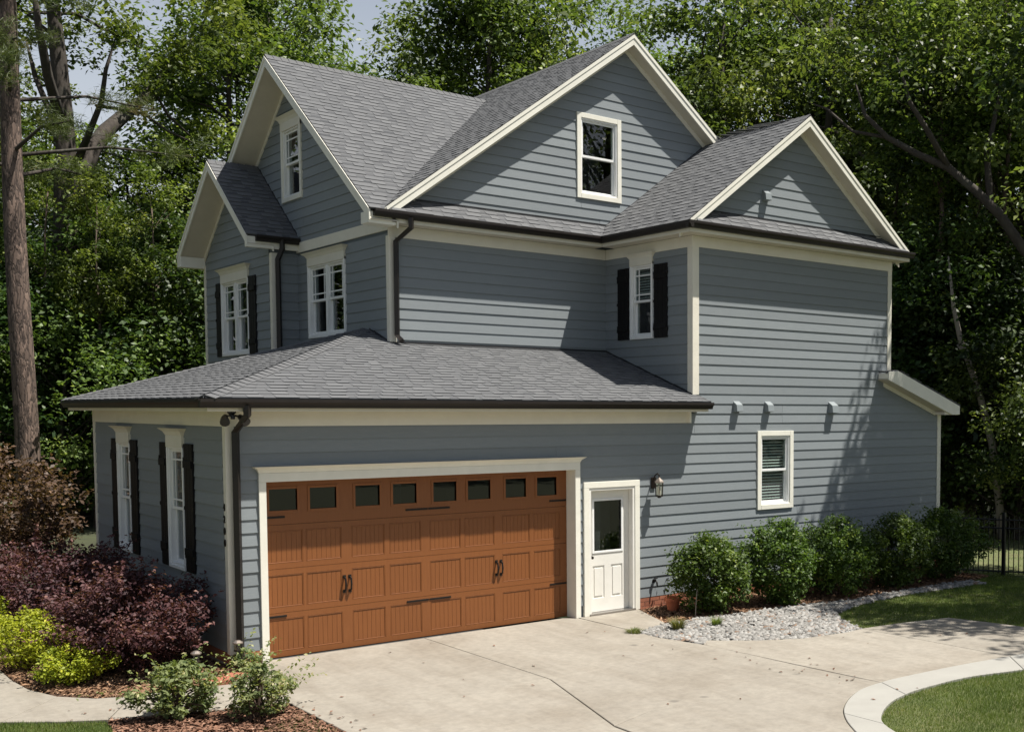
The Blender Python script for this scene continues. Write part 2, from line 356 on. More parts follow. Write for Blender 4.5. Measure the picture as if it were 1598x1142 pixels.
slab([(8.18, -3.68), (8.94, -3.77), (9.95, -3.99), (10.1, -4.65), (10.25, -5.5), ]+strip_up[44:][::-1]+[(8.20, -5.4)], drv)
slab([(5.42, .13), (6.66, .13), (6.60, -.12), (6.19, -1.34), (5.42, -1.66)], drv)
# pale concrete ribbon round the lawn
cut = [(0, 0), (16, 12), (32, 24), (44, 36), (52, 44)]
for (a, c), (b, d) in zip(cut[:-1], cut[1:]):
    slab(strip_up[a:b+1]+strip_lo[c:d+1][::-1], drv, .004, 'concrete_pale', gap=.004)
wf = [(-7.5, 9.5), (-5.2, 6.6), (-3.6, 4.3), (-2.75, 3.0), (-2.27, 1.89), (-2.27, 1.14), (-2.21, .43), (-2.03, -.18), (-1.72, -.58), (-1.38, -.74), (-.66, -.80), (-.04, -.43)]
wn = [(-9.2, 8.5), (-6.8, 5.5), (-5.2, 3.2), (-4.4, 2.0), (-3.9, .9), (-3.55, .2), (-3.2, -.45), (-2.74, -1.02), (-2.28, -1.41), (-1.85, -1.68), (-.89, -2.04), (-.12, -2.25)]
walk = sheet('garden_path', wf+[(-.12, -2.25)]+wn[::-1][1:], -.05, 'joint')
for a, b in ((0, 2), (2, 4), (4, 7), (7, 9), (9, 11)):
    slab(wf[a:b+1]+wn[a:b+1][::-1], walk, 0, 'concrete')
bed1 = [(-.04, -.43), (.34, -.06), (.34, .2), (.1, .2), (.1, 8), (-7, 12), (-7.5, 9.5)]+wf[1:11]
sheet('mulch_bed', bed1, -.028, 'soil')
bed2 = wn[9:]+[(-.14, -2.5), (-.14, -9), (-2.3, -9), (-1.93, -2.3)]
sheet('mulch_island', bed2, -.03, 'soil')
lawnL = [(-9.2, 8.5), (-6.8, 5.5), (-5.2, 3.2), (-4.4, 2.0), (-3.9, .9), (-3.2, -.45), (-2.74, -1.02), (-2.28, -1.41), (-1.87, -1.68), (-1.93, -2.3), (-2.3, -9), (-18, -9), (-18, 8.5)]
sheet('lawn', lawnL, -.032, 'turf')
gfar = [(13.6, -1.75), (12.02, -1.72), (10.9, -1.72), (9.94, -1.8), (9.19, -1.6), (7.92, -1.5), (6.9, -1.36), (6.15, -1.36)]
gnear = [(5.42, -1.68), (5.42, -2.1), (5.57, -2.93), (5.8, -2.76), (6.36, -3.26), (6.96, -3.6), (7.82, -3.71), (8.18, -3.66), (8.5, -2.95), (8.78, -2.57), (9.59, -2.22), (10.43, -2.07), (11.42, -1.99), (12.77, -2.1), (13.6, -2.1)]
gravel_poly = gnear+gfar
sheet('gravel_bed', gravel_poly, -.035, 'soil')
sheet('mulch_border', gfar+[(6.60, -.12), (6.62, .1), (14.9, .1), (14.9, -1.3)], -.025, 'soil')
lawnR1 = gnear[7:]+[(13.6, -1.75), (14.9, -1.3), (14.9, 3), (30, 12), (38, -4), (30, -12), (12, -9), (10.45, -6.9), (10.42, -6.75), (10.25, -5.5), (10.1, -4.65), (9.95, -3.99), (8.94, -3.77)]
sheet('side_lawn', lawnR1, -.03, 'turf')
lawnR2 = strip_lo+[(12, -9), (12, -14), (2, -14), (3.4, -10.3)]
sheet('corner_lawn', lawnR2, -.03, 'turf')

sheet('street', [(-90, -27.5), (130, -27.5), (130, -20), (-90, -20)], -.05, 'asphalt')
sheet('pavement', [(-90, -19.3), (130, -19.3), (130, -17.9), (-90, -17.9)], -.04, 'concrete_pale')

# ------------------------------------------------------------------ HOUSE
house = empty('house'); tag(house, 'blue grey lap sided two storey house with grey shingle roof and attached garage', 'house')
X1, Y1, Xb, Xr, XL, Lg = 3.485, 2.579, 7.85, 13.12, 14.80, 6.737
X2, YB0, YB1 = 3.0, 6.5, 10.36
ZE, SL = 6.60, .762                    # upper eave height, roof slope
class Wall:
    def __init__(s, o, u, n): s.o, s.u, s.n = V3(*o), V3(*u), V3(*n)
    def p(s, u, z, d=0): return s.o+s.u*u+s.n*d+V3(0, 0, z)
    def box(s, mb, u0, u1, z0, z1, d0, d1):
        q = [s.p(u0, z0, d0), s.p(u1, z0, d0), s.p(u1, z0, d1), s.p(u0, z0, d1), s.p(u0, z1, d0), s.p(u1, z1, d0), s.p(u1, z1, d1), s.p(u0, z1, d1)]
        f = [(3, 2, 1, 0), (4, 5, 6, 7), (0, 1, 5, 4), (1, 2, 6, 5), (2, 3, 7, 6), (3, 0, 4, 7)]
        c = np.cross(s.u, s.n)[2]
        if c < 0: f = [t[::-1] for t in f]
        mb.add(q, f)
def interp(rows, z):
    """rows: list of (z,u0,u1)"""
    for a, b in zip(rows[:-1], rows[1:]):
        if a[0]-1e-9 <= z <= b[0]+1e-9 and b[0]-a[0] > 1e-9:
            t = (z-a[0])/(b[0]-a[0]); return (a[1]+(b[1]-a[1])*t, a[2]+(b[2]-a[2])*t)
    return None
def pieces(rows, za, zb, ops):
    """quads (uLa,uRa,uRb,uLb,za,zb) of the band za..zb minus openings; bands split where an opening starts or ends"""
    e = 1e-6
    a = interp(rows, za+e); b = interp(rows, zb-e)
    if a is None or b is None: return []
    cuts = sorted({za, zb}|{z for o in ops for z in (o[2], o[3]) if za < z < zb}); res = []
    for z0, z1 in zip(cuts[:-1], cuts[1:]):
        A = interp(rows, z0+e); B = interp(rows, z1-e); segs = [(A[0], A[1], B[0], B[1])]
        for o in ops:
            if o[2] <= z0+e and o[3] >= z1-e:
                ns = []
                for (l0, r0, l1, r1) in segs:
                    if o[1] <= min(l0, l1) or o[0] >= max(r0, r1): ns.append((l0, r0, l1, r1)); continue
                    if o[0] > min(l0, l1): ns.append((l0, o[0], l1, o[0]))
                    if o[1] < max(r0, r1): ns.append((o[1], r0, o[1], r1))
                segs = ns
        res += [(s[0], s[1], s[3], s[2], z0, z1) for s in segs if s[1]-s[0] > .01 or s[3]-s[2] > .01]
    return res
NPL = 0
def butt(groups):                    # long courses are two boards that butt with a hairline gap
    for gp in groups:
        a, b, c, d, z0, z1 = gp[0]
        if len(gp) == 1 and b-a > 6:
            u = a+random.uniform(.3, .7)*(b-a); yield [(a, u-.002, u-.002, d, z0, z1)]; yield [(u+.002, b, c, u+.002, z0, z1)]
        else: yield gp
def make_wall(name, W, rows, ops, zlist, th=.14, mname='sheathing', base=.185, exp=.174, side_rows=None):
    """sheathing with real openings and one plank object per siding board"""
    global NPL
    mb = MB(); flip = np.cross(W.u, W.n)[2] > 0
    zs = sorted({r[0] for r in rows})
    for z0, z1 in zip(zs[:-1], zs[1:]):
        for (a, b, c, d, za, zb) in pieces(rows, z0, z1, ops):
            q = [W.p(a, za), W.p(b, za), W.p(c, zb), W.p(d, zb)]
            mb.prism(q if flip else q[::-1], -W.n*th)
    wall = mb.build(name, mname, house)
    srows = side_rows or rows
    for (zlo, zhi) in zlist:
        k = math.floor((zlo-base)/exp+1e-6)
        while base+k*exp < zhi-.02:
            c0 = base+k*exp; c1 = c0+exp; za, zb = max(c0, zlo), min(c1+.0, zhi); k += 1
            ps = pieces(srows, za, zb, ops)
            if not ps: continue
            # a board cut through completely by an opening is two boards
            groups = []
            for p in sorted(ps, key=lambda p: min(p[0], p[3])):
                for gp in groups:
                    if any(p[0] <= q[1]+1e-4 and q[0] <= p[1]+1e-4 for q in gp): gp.append(p); break
                else: groups.append([p])
            for gp in butt(groups):
                m = MB(); w0 = random.uniform(-.0015, .0015)
                for (a, b, c, d, z0, z1) in gp:
                    t0 = .019-(.014)*(z0-c0)/exp+w0; t1 = .019-.014*(z1-c0)/exp+w0
                    q = [W.p(a, z0, .0), W.p(b, z0, .0), W.p(b, z0, t0), W.p(a, z0, t0), W.p(d, z1, .0), W.p(c, z1, .0), W.p(c, z1, t1), W.p(d, z1, t1)]
                    f = [(3, 2, 1, 0), (4, 5, 6, 7), (1, 2, 6, 5), (2, 3, 7, 6), (3, 0, 4, 7)]
                    if np.cross(W.u, W.n)[2] < 0: f = [t[::-1] for t in f]
                    m.add(q, f)
                m.build('siding_plank', 'siding', wall); NPL += 1
    return wall
WA = Wall((0, 0, 0), (1, 0, 0), (0, -1, 0))
WB = Wall((0, 0, 0), (0, 1, 0), (-1, 0, 0))
WC = Wall((0, Y1, 0), (1, 0, 0), (0, -1, 0))
WD = Wall((Xb, 0, 0), (0, 1, 0), (-1, 0, 0))
WE = Wall((X1, 0, 0), (0, 1, 0), (-1, 0, 0))
WF = Wall((X2, 0, 0), (0, 1, 0), (-1, 0, 0))
WG = Wall((0, YB0, 0), (1, 0, 0), (0, -1, 0))
GD = (.475, 5.352, 0.0, 2.411)          # garage door opening
WDR = (5.62, 6.55, 0.0, 2.10)           # side door opening
# (wall, u0,u1,z0,z1 = outer edge of the frame)
OPA = [(GD[0]-.09, GD[1]+.09, -.1, GD[3]+.11), (WDR[0], WDR[1], -.1, WDR[3]), (9.47, 10.22, 1.62, 2.90)]
OPB = [(4.46, 5.22, 1.12, 2.86), (1.73, 2.50, 1.12, 2.86)]
OPC = [(7.27, 8.10, 7.41, 8.80)]
OPD = [(1.10, 1.79, 4.68, 6.05)]
OPE = [(6.25, 7.10, 7.41, 8.74), (4.30, 5.97, 4.72, 6.05)]
OPF = [(7.72, 9.30, 4.46, 5.97)]
g2x, g2z = 10.44, 8.84                   # right gable ridge
gtop = lambda z: ((z-g2z+.16)/SL)
# wall A (garage door wall running on into the right wing and the lean-to)
zr = [(-.1, 0, XL), (3.20, 0, XL), (3.34, 0, XL-.1)]
rowsA = [(-.1, .0, XL), (3.28, .0, XL), (3.50, .0, 14.0), (3.501, Xb, 14.0), (3.85, Xb, 13.13), (3.851, Xb, Xr), (6.60, Xb, Xr), (6.601, 7.62, 13.26), (g2z-.16, g2x, g2x)]
wallA = make_wall('wall', WA, rowsA, OPA, [(.185, 3.316)], th=.14)
# upper boards of the same wall need the narrower extent
def planks_only(W, wall, rows, ops, zlist, base=.185, exp=.174):
    global NPL
    for (zlo, zhi) in zlist:
        k = math.floor((zlo-base)/exp+1e-6)
        while base+k*exp < zhi-.02:
            c0 = base+k*exp; c1 = c0+exp; za, zb = max(c0, zlo), min(c1, zhi); k += 1
            ps = pieces(rows, za, zb, ops)
            groups = []
            for p in sorted(ps, key=lambda p: min(p[0], p[3])):
                for gp in groups:
                    if any(p[0] <= q[1]+1e-4 and q[0] <= p[1]+1e-4 for q in gp): gp.append(p); break
                else: groups.append([p])
            for gp in butt(groups):
                m = MB(); w0 = random.uniform(-.0015, .0015)
                for (a, b, c, d, z0, z1) in gp:
                    t0 = .019-(.014)*(z0-c0)/exp+w0; t1 = .019-.014*(z1-c0)/exp+w0
                    q = [W.p(a, z0, .0), W.p(b, z0, .0), W.p(b, z0, t0), W.p(a, z0, t0), W.p(d, z1, .0), W.p(c, z1, .0), W.p(c, z1, t1), W.p(d, z1, t1)]
                    f = [(3, 2, 1, 0), (4, 5, 6, 7), (1, 2, 6, 5), (2, 3, 7, 6), (3, 0, 4, 7)]
                    if np.cross(W.u, W.n)[2] < 0: f = [t[::-1] for t in f]
                    m.add(q, f)
                m.build('siding_plank', 'siding', wall); NPL += 1
planks_only(WA, wallA, [(3.27, 7.86, 14.72), (3.30, 7.86, 14.62), (3.84, 7.86, 13.1), (3.841, 7.86, 13.1), (6.25, 7.86, 13.1)], [], [(3.317, 6.25)])
planks_only(WA, wallA, [(6.84, 8.02, 12.86), (g2z-.17, g2x, g2x)], [], [(6.86, g2z-.19)])
rowsB = [(-.1, 0.14, Lg), (3.5, .14, Lg)]
wallB = make_wall('wall', WB, rowsB, OPB, [(.185, 3.20)])
rbig = 8.30, 10.47
rowsC = [(3.6, X1+.14, Xb), (6.60, X1+.14, Xb), (6.601, 3.45, 12.9), (rbig[1]-.16, rbig[0], rbig[0])]
wallC = make_wall('wall', WC, rowsC, OPC, [(4.37, 6.25)], side_rows=rowsC)
planks_only(WC, wallC, [(6.84, 3.66, 12.7), (rbig[1]-.17, rbig[0], rbig[0])], OPC, [(6.86, rbig[1]-.19)])
wallD = make_wall('wall', WD, [(3.4, .14, Y1), (6.60, .14, Y1)], OPD, [(3.60, 6.25)])
yrid = 6.625; zrid = ZE+SL*(yrid-(Y1-.35))
rowsE = [(0.2, Y1, 10.7), (6.5, Y1, 10.7), (zrid-.16, yrid, yrid)]
wallE = make_wall('wall', WE, rowsE, OPE, [(4.02, 6.28)], side_rows=[(0.2, Y1, 6.52), (6.5, Y1, 6.52)])
planks_only(WE, wallE, [(6.40, Y1+.02, 10.6), (6.50, Y1+.02, 10.6), (zrid-.17, yrid, yrid)], OPE, [(6.50, zrid-.19)])
ybc = 8.47; zb0 = 8.24; SLB = .79
rowsF = [(0.2, YB0+.14, YB1), (6.40, YB0+.14, YB1), (zb0-.15, ybc, ybc)]
wallF = make_wall('wall', WF, rowsF, OPF, [(3.66, 6.40)])
planks_only(WF, wallF, [(6.40, YB0, YB1), (zb0-.16, ybc, ybc)], [], [(6.40, zb0-.18)])
wallG = make_wall('wall', WG, [(0.2, X2, X1-.0), (6.45, X2, X1)], [], [(3.66, 6.30)], th=.12)
# plain closing walls, floors and ceilings that the photograph does not show
mb = MB(); mb.box(Xr-.14, .14, 0, Xr-.002, 10.7, 6.6); mb.box(X1+.01, 10.56, 0, Xr-.15, 10.698, 8.6); mb.box(.142, Lg-.14, 0, X1-.01, Lg-.002, 3.5)
mb.box(XL-.14, .142, -.2, XL-.002, 4.2, 3.25); mb.box(Xr+.01, 4.06, -.2, XL-.15, 4.2, 3.6)
mb.box(X2+.14, YB1-.14, 0, X1-.01, YB1-.003, 6.4)
mb.build('rear_wall', 'siding', house)
mb = MB(); mb.box(.15, .15, -.05, X1+.3, Lg-.15, -.01); mb.box(X1+.02, Y1+.2, 3.05, Xr-.2, 10.5, 3.2); mb.box(X1+.15, Y1+.15, 6.45, Xr-.16, 10.5, 6.52); mb.box(Xb+.15, .15, 3.05, Xr-.16, Y1+.19, 3.2); mb.box(Xb+.15, .15, 6.45, Xr-.16, Y1+.14, 6.52)
mb.box(5.9, .2, 0, 6.0, Lg, 3.1); mb.box(7.9, .3, 0, 8.0, 10, 3.05); mb.box(10.9, .3, 3.25, 11, 10, 6.4); mb.box(5.2, 3.2, 3.25, 5.3, 10, 6.4); mb.box(5.3, 5.2, 3.25, 10.8, 5.3, 6.4)
mb.box(.2, 3.3, 0, 5.8, 3.4, 3.1)
mb.build('interior', 'room', house)

# ---- foundation of brick
MB().box(.0, -.006, -.35, .40, .12, .184).build('foundation', 'mortar', house); MB().box(-.006, .121, -.35, .1, Lg, .184).build('foundation', 'mortar', house)
fnd = MB().box(6.66, -.006, -.35, XL, .12, .184).build('foundation', 'mortar', house)
bm = None
def brick_row(W, u0, u1, courses):
    global bm
    for c in range(courses):
        z = .184-(c+1)*.0755+.004; u = u0-(.105 if c % 2 else 0)
        while u < u1:
            a, b = max(u, u0), min(u+.200, u1); u += .2105
            if b-a < .03: continue
            m = MB(); W.box(m, a, b, z, z+.0665, -.004, .012+random.uniform(0, .005)); m.build('brick', 'brick', fnd)
brick_row(WA, .02, .375, 3); brick_row(WA, 6.67, XL-.01, 3); brick_row(WB, .02, 1.6, 2)

# ---- trim boards
trim = empty('trim', parent=house)
def corner(x, y, sx, sy, z0, z1, wdt=.085, m='trim'):
    """outside corner at x,y; the two faces look to sx (x direction) and sy (y direction)"""
    mb = MB(); t = .026
    xa, xb = sorted((x+sx*t, x-sx*wdt)); ya, yb = sorted((y+sy*t, y-sy*.0))
    mb.box(xa, ya, z0, xb, yb, z1)
    xa, xb = sorted((x+sx*t, x)); ya, yb = sorted((y-sy*.0005, y-sy*wdt))
    mb.box(xa, ya, z0, xb, yb, z1)
    mb.build('corner_board', m, trim, bevel=.003)
corner(0, 0, -1, -1, .17, 3.16); corner(Xb, 0, -1, -1, 3.645, 6.24, .12); corner(X1, Y1, -1, -1, 4.49, 6.24, .09)
corner(X2, YB0, -1, -1, 3.6, 6.30, .09); corner(Xr, 0, 1, -1, 3.95, 6.24, .09); corner(XL, 0, 1, -1, .17, 3.30, .09)
corner(0, Lg, -1, 1, .17, 3.16, .09); corner(X2, YB1, -1, 1, 3.6, 6.4, .09)
def frieze(W, u0, u1, z0, z1, d=.028, m='trim'):
    mb = MB(); W.box(mb, u0, u1, z0, z1, .0, d); mb.build('frieze_board', m, trim, bevel=.003)
frieze(WA, -.03, 7.70, 3.15, 3.345); frieze(WB, .001, Lg+.03, 3.15, 3.345)
frieze(WC, X1-.03, Xb-.03, 6.215, 6.405); frieze(WD, -.028, Y1-.03, 6.215, 6.405, .030); frieze(WA, Xb+.001, Xr+.03, 6.215, 6.405)
frieze(WE, Y1+.001, YB0-.0, 6.33, 6.52, .03)
mb = MB(); mb.box(7.70, -.10, 3.15, 7.735, .0, 3.345); mb.build('frieze_end', 'white_trim', trim)

# ---- roofs
roof = empty('roof', parent=house)
SHV = []; 
def vnorm(v): v = V3(*v); return v/np.linalg.norm(v)
def roof_plane(O, U, Vd, rows, expo=.142, overv=.0):
    """rows: (v,L,R) list from eave up. deck + laminated shingles"""
    O, U, Vd = V3(*O), V3(*U), vnorm(Vd); Nn = np.cross(U, Vd)
    P = lambda u, v, h: O+U*u+Vd*v+Nn*h
    poly = [P(r[1], r[0], -.012) for r in rows[::-1]]+[P(r[2], r[0], -.012) for r in rows]
    MB().prism(poly, -Nn*.035).build('roof_deck', 'flashing', roof)
    vs = []; tn = []
    vmax = rows[-1][0]; v = -.02; k = 0
    def q(a, b, c, d, t): vs.extend([a, b, c, d]); tn.append(t)
    while v < vmax-.01:
        v1 = min(v+expo, vmax)
        A = interp(rows, min(max(v+.001, 0), vmax)); B = interp(rows, min(max(v1-.001, 0), vmax))
        if A and B:
            lo, hi = min(A[0], B[0]), max(A[1], B[1]); u = lo-rng.uniform(0, .3); raised = rng.random() < .5
            while u < hi:
                wd = rng.uniform(.14, .34) if raised else rng.uniform(.10, .22)
                a0, b0 = max(u, A[0]), min(u+wd, A[1]); a1, b1 = max(u, B[0]), min(u+wd, B[1]); u += wd
                if b0-a0 > .004 or b1-a1 > .004:
                    if b0 < a0: a0 = b0 = (a0+b0)/2
                    if b1 < a1: a1 = b1 = (a1+b1)/2
                    if raised: h0, h1, tone = .0125+rng.uniform(0, .003), .003, np.clip(rng.normal(.16, .09), 0, 1)
                    else: h0, h1, tone = .006, .002, np.clip(rng.normal(.22, .08), 0, 1)
                    p0, p1, p2, p3 = P(a0, v, h0), P(b0, v, h0), P(b1, v1, h1), P(a1, v1, h1)
                    if raised: q(p0, p1, p2, p3, tone)
                    else:                      # the dark granule band of the lower layer
                        m0, m1 = p0*.42+p3*.58, p1*.42+p2*.58; dk = np.clip(rng.normal(.66, .16), 0, 1)
                        q(p0, p1, m1, m0, dk); q(m0, m1, p2, p3, tone)
                    d0, d1 = P(a0, v, -.014), P(b0, v, -.014)
                    q(d0, d1, p1, p0, min(1, tone+.25))
                    if raised:
                        q(P(a0, v, -.005), p0, p3, P(a1, v1, -.004), tone); q(p1, P(b0, v, -.005), P(b1, v1, -.004), p2, tone)
                raised = not raised
        v = v1; k += 1
    o = npmesh('shingles', np.array(vs), 4, 'shingle', roof, tone=tn); o['kind'] = 'stuff'
    return o
def caps(p0, p1, n0, n1, wd=.14, st=.145):
    """ridge or hip cap tabs from p0 to p1 folded over the two roof normals"""
    p0, p1 = V3(*p0), V3(*p1); d = p1-p0; Ln = np.linalg.norm(d); d /= Ln
    s0 = np.cross(d, V3(*n0)); s1 = np.cross(d, V3(*n1))
    nn = vnorm(V3(*n0)+V3(*n1))
    # sides point downwards away from the ridge
    s0 = s0 if s0@(V3(*n0)-V3(*n1)) > 0 else -s0; s1 = s1 if s1@(V3(*n1)-V3(*n0)) > 0 else -s1
    mb = MB(); t = 0
    while t < Ln:
        e = min(t+st+.03, Ln+.02); a = p0+d*t; b = p0+d*e
        ha, hb = .032, .016
        va = [a+s0*wd+nn*ha*.5, a+nn*ha, a+s1*wd+nn*ha*.5]; vb = [b+s0*wd+nn*hb*.5, b+nn*hb, b+s1*wd+nn*hb*.5]
        lo = [x-nn*.016 for x in va]
        mb.add(va+vb+lo, [(0, 1, 4, 3), (1, 2, 5, 4), (6, 7, 1, 0), (7, 8, 2, 1)]); t += st
    return mb.build('ridge_cap', 'shingle_cap', roof)
sg = .324; cg = math.sqrt(1+sg*sg); zg0 = 3.641; OG = .36
zge = zg0-sg*OG; pk = Lg/2
# garage, face towards the drive
rows = []
def rv(y): return (y+OG)*cg
rows = [(rv(-OG), -OG, 7.95), (rv(0), 0, 7.95), (rv(.0001), 0, Xb-.002), (rv(Y1-.004), Y1, Xb-.002), (rv(Y1-.0035), Y1, X1-.004), (rv(pk), pk, X1-.004)]
roof_plane((0, -OG, zge), (1, 0, 0), (0, 1, sg), rows)
roof_plane((-OG, 0, zge), (0, -1, 0), (1, 0, sg), [(rv(-OG), -(Lg+OG), OG), (rv(pk), -pk-.001, -pk)])
roof_plane((0, Lg+OG, zge), (-1, 0, 0), (0, -1, sg), [(rv(-OG), -X2+.03, OG), (rv(Lg-YB0), -X2+.03, -(Lg-YB0)), (rv(Lg-YB0)+.001, -X1, -(Lg-YB0)), (rv(pk), -X1, -pk)])
nS, nW, nE, nN = vnorm((0, -sg, 1)), vnorm((-sg, 0, 1)), vnorm((sg, 0, 1)), vnorm((0, sg, 1))
caps((-OG, -OG, zge), (pk, pk, zg0+sg*pk), nS, nW); caps((-OG, Lg+OG, zge), (pk, pk, zg0+sg*pk), nW, nN)
cs = math.sqrt(1+SL*SL); YE = Y1-.35; XE = rbig[0]-(rbig[1]-ZE)/SL
nS, nW, nE, nN = vnorm((0, -SL, 1)), vnorm((-SL, 0, 1)), vnorm((SL, 0, 1)), vnorm((0, SL, 1))
RF = X1-.5                                # front gable rake plane
xv = rbig[0]-(rbig[1]-zrid)/SL            # where the front ridge meets the main slope
roof_plane((0, YE, ZE), (1, 0, 0), (0, 1, SL), [(0, RF, XE+.02), ((yrid-YE)*cs, RF, xv+.02)])
YN = 2*yrid-YE
roof_plane((0, YN, ZE), (-1, 0, 0), (0, -1, SL), [(0, -XE, -RF), ((yrid-YE)*cs, -xv, -RF)])
RK = Y1-.30                               # main gable rake plane
hv = lambda x: (x-XE)*cs
roof_plane((XE, 0, ZE), (0, -1, 0), (1, 0, SL), [(0, -YE-.06, -RK), (hv(xv), -yrid, -RK), (hv(xv)+.001, -11.0, -RK), (hv(rbig[0]), -11.0, -RK)])
roof_plane((XE, 0, ZE), (0, -1, 0), (1, 0, SL), [(0, -11.0, -YN), (hv(xv), -11.0, -yrid)])
xe2 = rbig[0]+(rbig[1]-ZE)/SL
RG = -.30
# east slope: main gable and right wing share one plane
hx = lambda x: (xe2-x)*cs
roof_plane((xe2, 0, ZE), (0, 1, 0), (-1, 0, SL), [(0, RG, 11.0), (hx(g2x), RG, 11.0), (hx(g2x)+.001, RK, 11.0), (hx(rbig[0]), RK, 11.0)])
# right wing west slope
xw = g2x-(g2z-ZE)/SL
hw = lambda x: (x-xw)*cs
roof_plane((xw, 0, ZE), (0, -1, 0), (1, 0, SL), [(0, -YE, -RG), (hw(xw+.35), -(Y1-.003), -RG), (hw(g2x), -(Y1-.003), -RG)])
# skirts below the gables
roof_plane((0, YE, ZE), (1, 0, 0), (0, 1, SL), [(0, XE+.14, xw), (.35*cs, XE+.35, xw+.35)])
roof_plane((0, -.35, ZE), (1, 0, 0), (0, 1, SL), [(0, xw+.15, xe2-.12), (.35*cs, xw+.40, xe2-.36)])
caps((RF, yrid, zrid), (xv+.05, yrid, zrid), nS, nN); caps((rbig[0], RK, rbig[1]), (rbig[0], 11.0, rbig[1]), nW, nE); caps((g2x, RG, g2z), (g2x, Y1-.05, g2z), nW, nE)
# small front gable on the bay
RB = X2-.5; ybe0, ybe1 = ybc-2.08, ybc+2.08; zbe = zb0-SLB*2.08; cb = math.sqrt(1+SLB*SLB)
roof_plane((0, ybe0, zbe), (1, 0, 0), (0, 1, SLB), [(0, RB, X1-.003), (2.08*cb, RB, X1-.003)])
roof_plane((0, ybe1, zbe), (-1, 0, 0), (0, -1, SLB), [(0, -(X1-.003), -RB), (2.08*cb, -(X1-.003), -RB)])
caps((RB, ybc, zb0), (X1-.02, ybc, zb0), vnorm((0, -SLB, 1)), vnorm((0, SLB, 1)))
# lean-to roof
sL = .345; cl = math.sqrt(1+sL*sL)
roof_plane((15.12, 0, 3.50), (0, 1, 0), (-1, 0, sL), [(0, -.30, 4.4), ((15.12-Xr-.003)*cl, -.30, 4.4)])
# flashings where roof meets wall
MB().tube([(X1, Y1-.012, zg0+sg*Y1+.015), (Xb, Y1-.012, zg0+sg*Y1+.015)], .016, 5).build('flashing', 'flashing', roof)
MB().tube([(X1-.012, Y1-.02, zg0+sg*Y1+.015), (X1-.012, pk, zg0+sg*pk+.015)], .016, 5).build('flashing', 'flashing', roof)
MB().tube([(Xb-.012, Y1, zg0+sg*Y1+.015), (Xb-.014, -.02, zg0+.012)], .016, 5).build('flashing', 'flashing', roof)
MB().tube([(3.8, Y1-.015, ZE+SL*.35+.012), (Xb+.02, Y1-.015, ZE+SL*.35+.012)], .014, 5).build('flashing', 'flashing', roof)
MB().tube([(8.05, -.015, ZE+SL*.35+.012), (12.9, -.015, ZE+SL*.35+.012)], .014, 5).build('flashing', 'flashing', roof)
MB().tube([(Xb, Y1-.014, ZE+SL*.35+.01), (g2x-.2, Y1-.014, g2z-.2*SL+.01)], .014, 5).build('flashing', 'flashing', roof)
MB().tube([(X1-.014, ybe0+.1, zbe+SLB*.1+.012), (X1-.014, ybc, zb0+.012)], .014, 5).build('flashing', 'flashing', roof)

# ---- rake boards, soffits, gutters
def rake(axis, c, a0, z0, a1, z1, inner, h=.20, m='white_trim'):
    """sloping fascia board in plane axis=c from (a0,z0) to (a1,z1) on the roof's top edge; soffit back to inner"""
    sgn = 1 if inner > c else -1
    mk = (lambda a, z, o: (c+o, a, z)) if axis == 'x' else (lambda a, z, o: (a, c+o, z))
    vec = (sgn*.024, 0, 0) if axis == 'x' else (0, sgn*.024, 0)
    MB().prism([mk(a0, z0-.03, -sgn*.004), mk(a1, z1-.03, -sgn*.004), mk(a1, z1-h, -sgn*.004), mk(a0, z0-h, -sgn*.004)], vec).build('rake_board', m, roof, bevel=.003)
    vec = (sgn*.012, 0, 0) if axis == 'x' else (0, sgn*.012, 0)
    MB().prism([mk(a0, z0-.012, -sgn*.016), mk(a1, z1-.012, -sgn*.016), mk(a1, z1-.075, -sgn*.016), mk(a0, z0-.075, -sgn*.016)], vec).build('rake_trim', m, roof)
    q = inner-c-sgn*.002
    MB().prism([mk(a0, z0-h+.02, sgn*.02), mk(a1, z1-h+.02, sgn*.02), mk(a1, z1-h+.032, sgn*.02), mk(a0, z0-h+.032, sgn*.02)], (q-sgn*.02, 0, 0) if axis == 'x' else (0, q-sgn*.02, 0)).build('rake_soffit', 'soffit', roof)
    MB().prism([mk(a0, z0-h+.019, q-sgn*.024), mk(a1, z1-h+.019, q-sgn*.024), mk(a1, z1-h-.085, q-sgn*.024), mk(a0, z0-h-.085, q-sgn*.024)], (sgn*.024, 0, 0) if axis == 'x' else (0, sgn*.024, 0)).build('rake_frieze', 'trim', roof)
rake('y', RK, XE+.04, ZE+.04*SL, rbig[0], rbig[1], Y1); rake('y', RK, rbig[0], rbig[1], 11.6, rbig[1]-(11.6-rbig[0])*SL, Y1)
rake('y', RG, xw+.04, ZE+.04*SL, g2x, g2z, 0); rake('y', RG, g2x, g2z, xe2-.01, ZE+.01*SL, 0)
rake('x', RF, YE, ZE, yrid, zrid, X1); rake('x', RF, yrid, zrid, YN, ZE, X1)
rake('x', RB, ybe0, zbe, ybc, zb0, X2); rake('x', RB, ybc, zb0, ybe1, zbe, X2)
# boxed ends of the front gables
def boxend(x0, x1, y0, y1, z0, z1, m='white_trim'):
    MB().box(x0, y0, z0, x1, y1, z1).build('eave_return', m, roof, bevel=.004)
boxend(RF+.001, X1-.03, YE+.03, Y1-.032, 6.36, 6.545); boxend(RB+.001, X2-.003, ybe1-.22, ybe1-.01, 6.34, 6.56); boxend(RB+.001, X2-.003, ybe0+.01, ybe0+.10, 6.36, 6.56)
boxend(X2-.002, X1-.005, ybe0+.015, YB0-.03, 6.36, 6.55, 'trim')
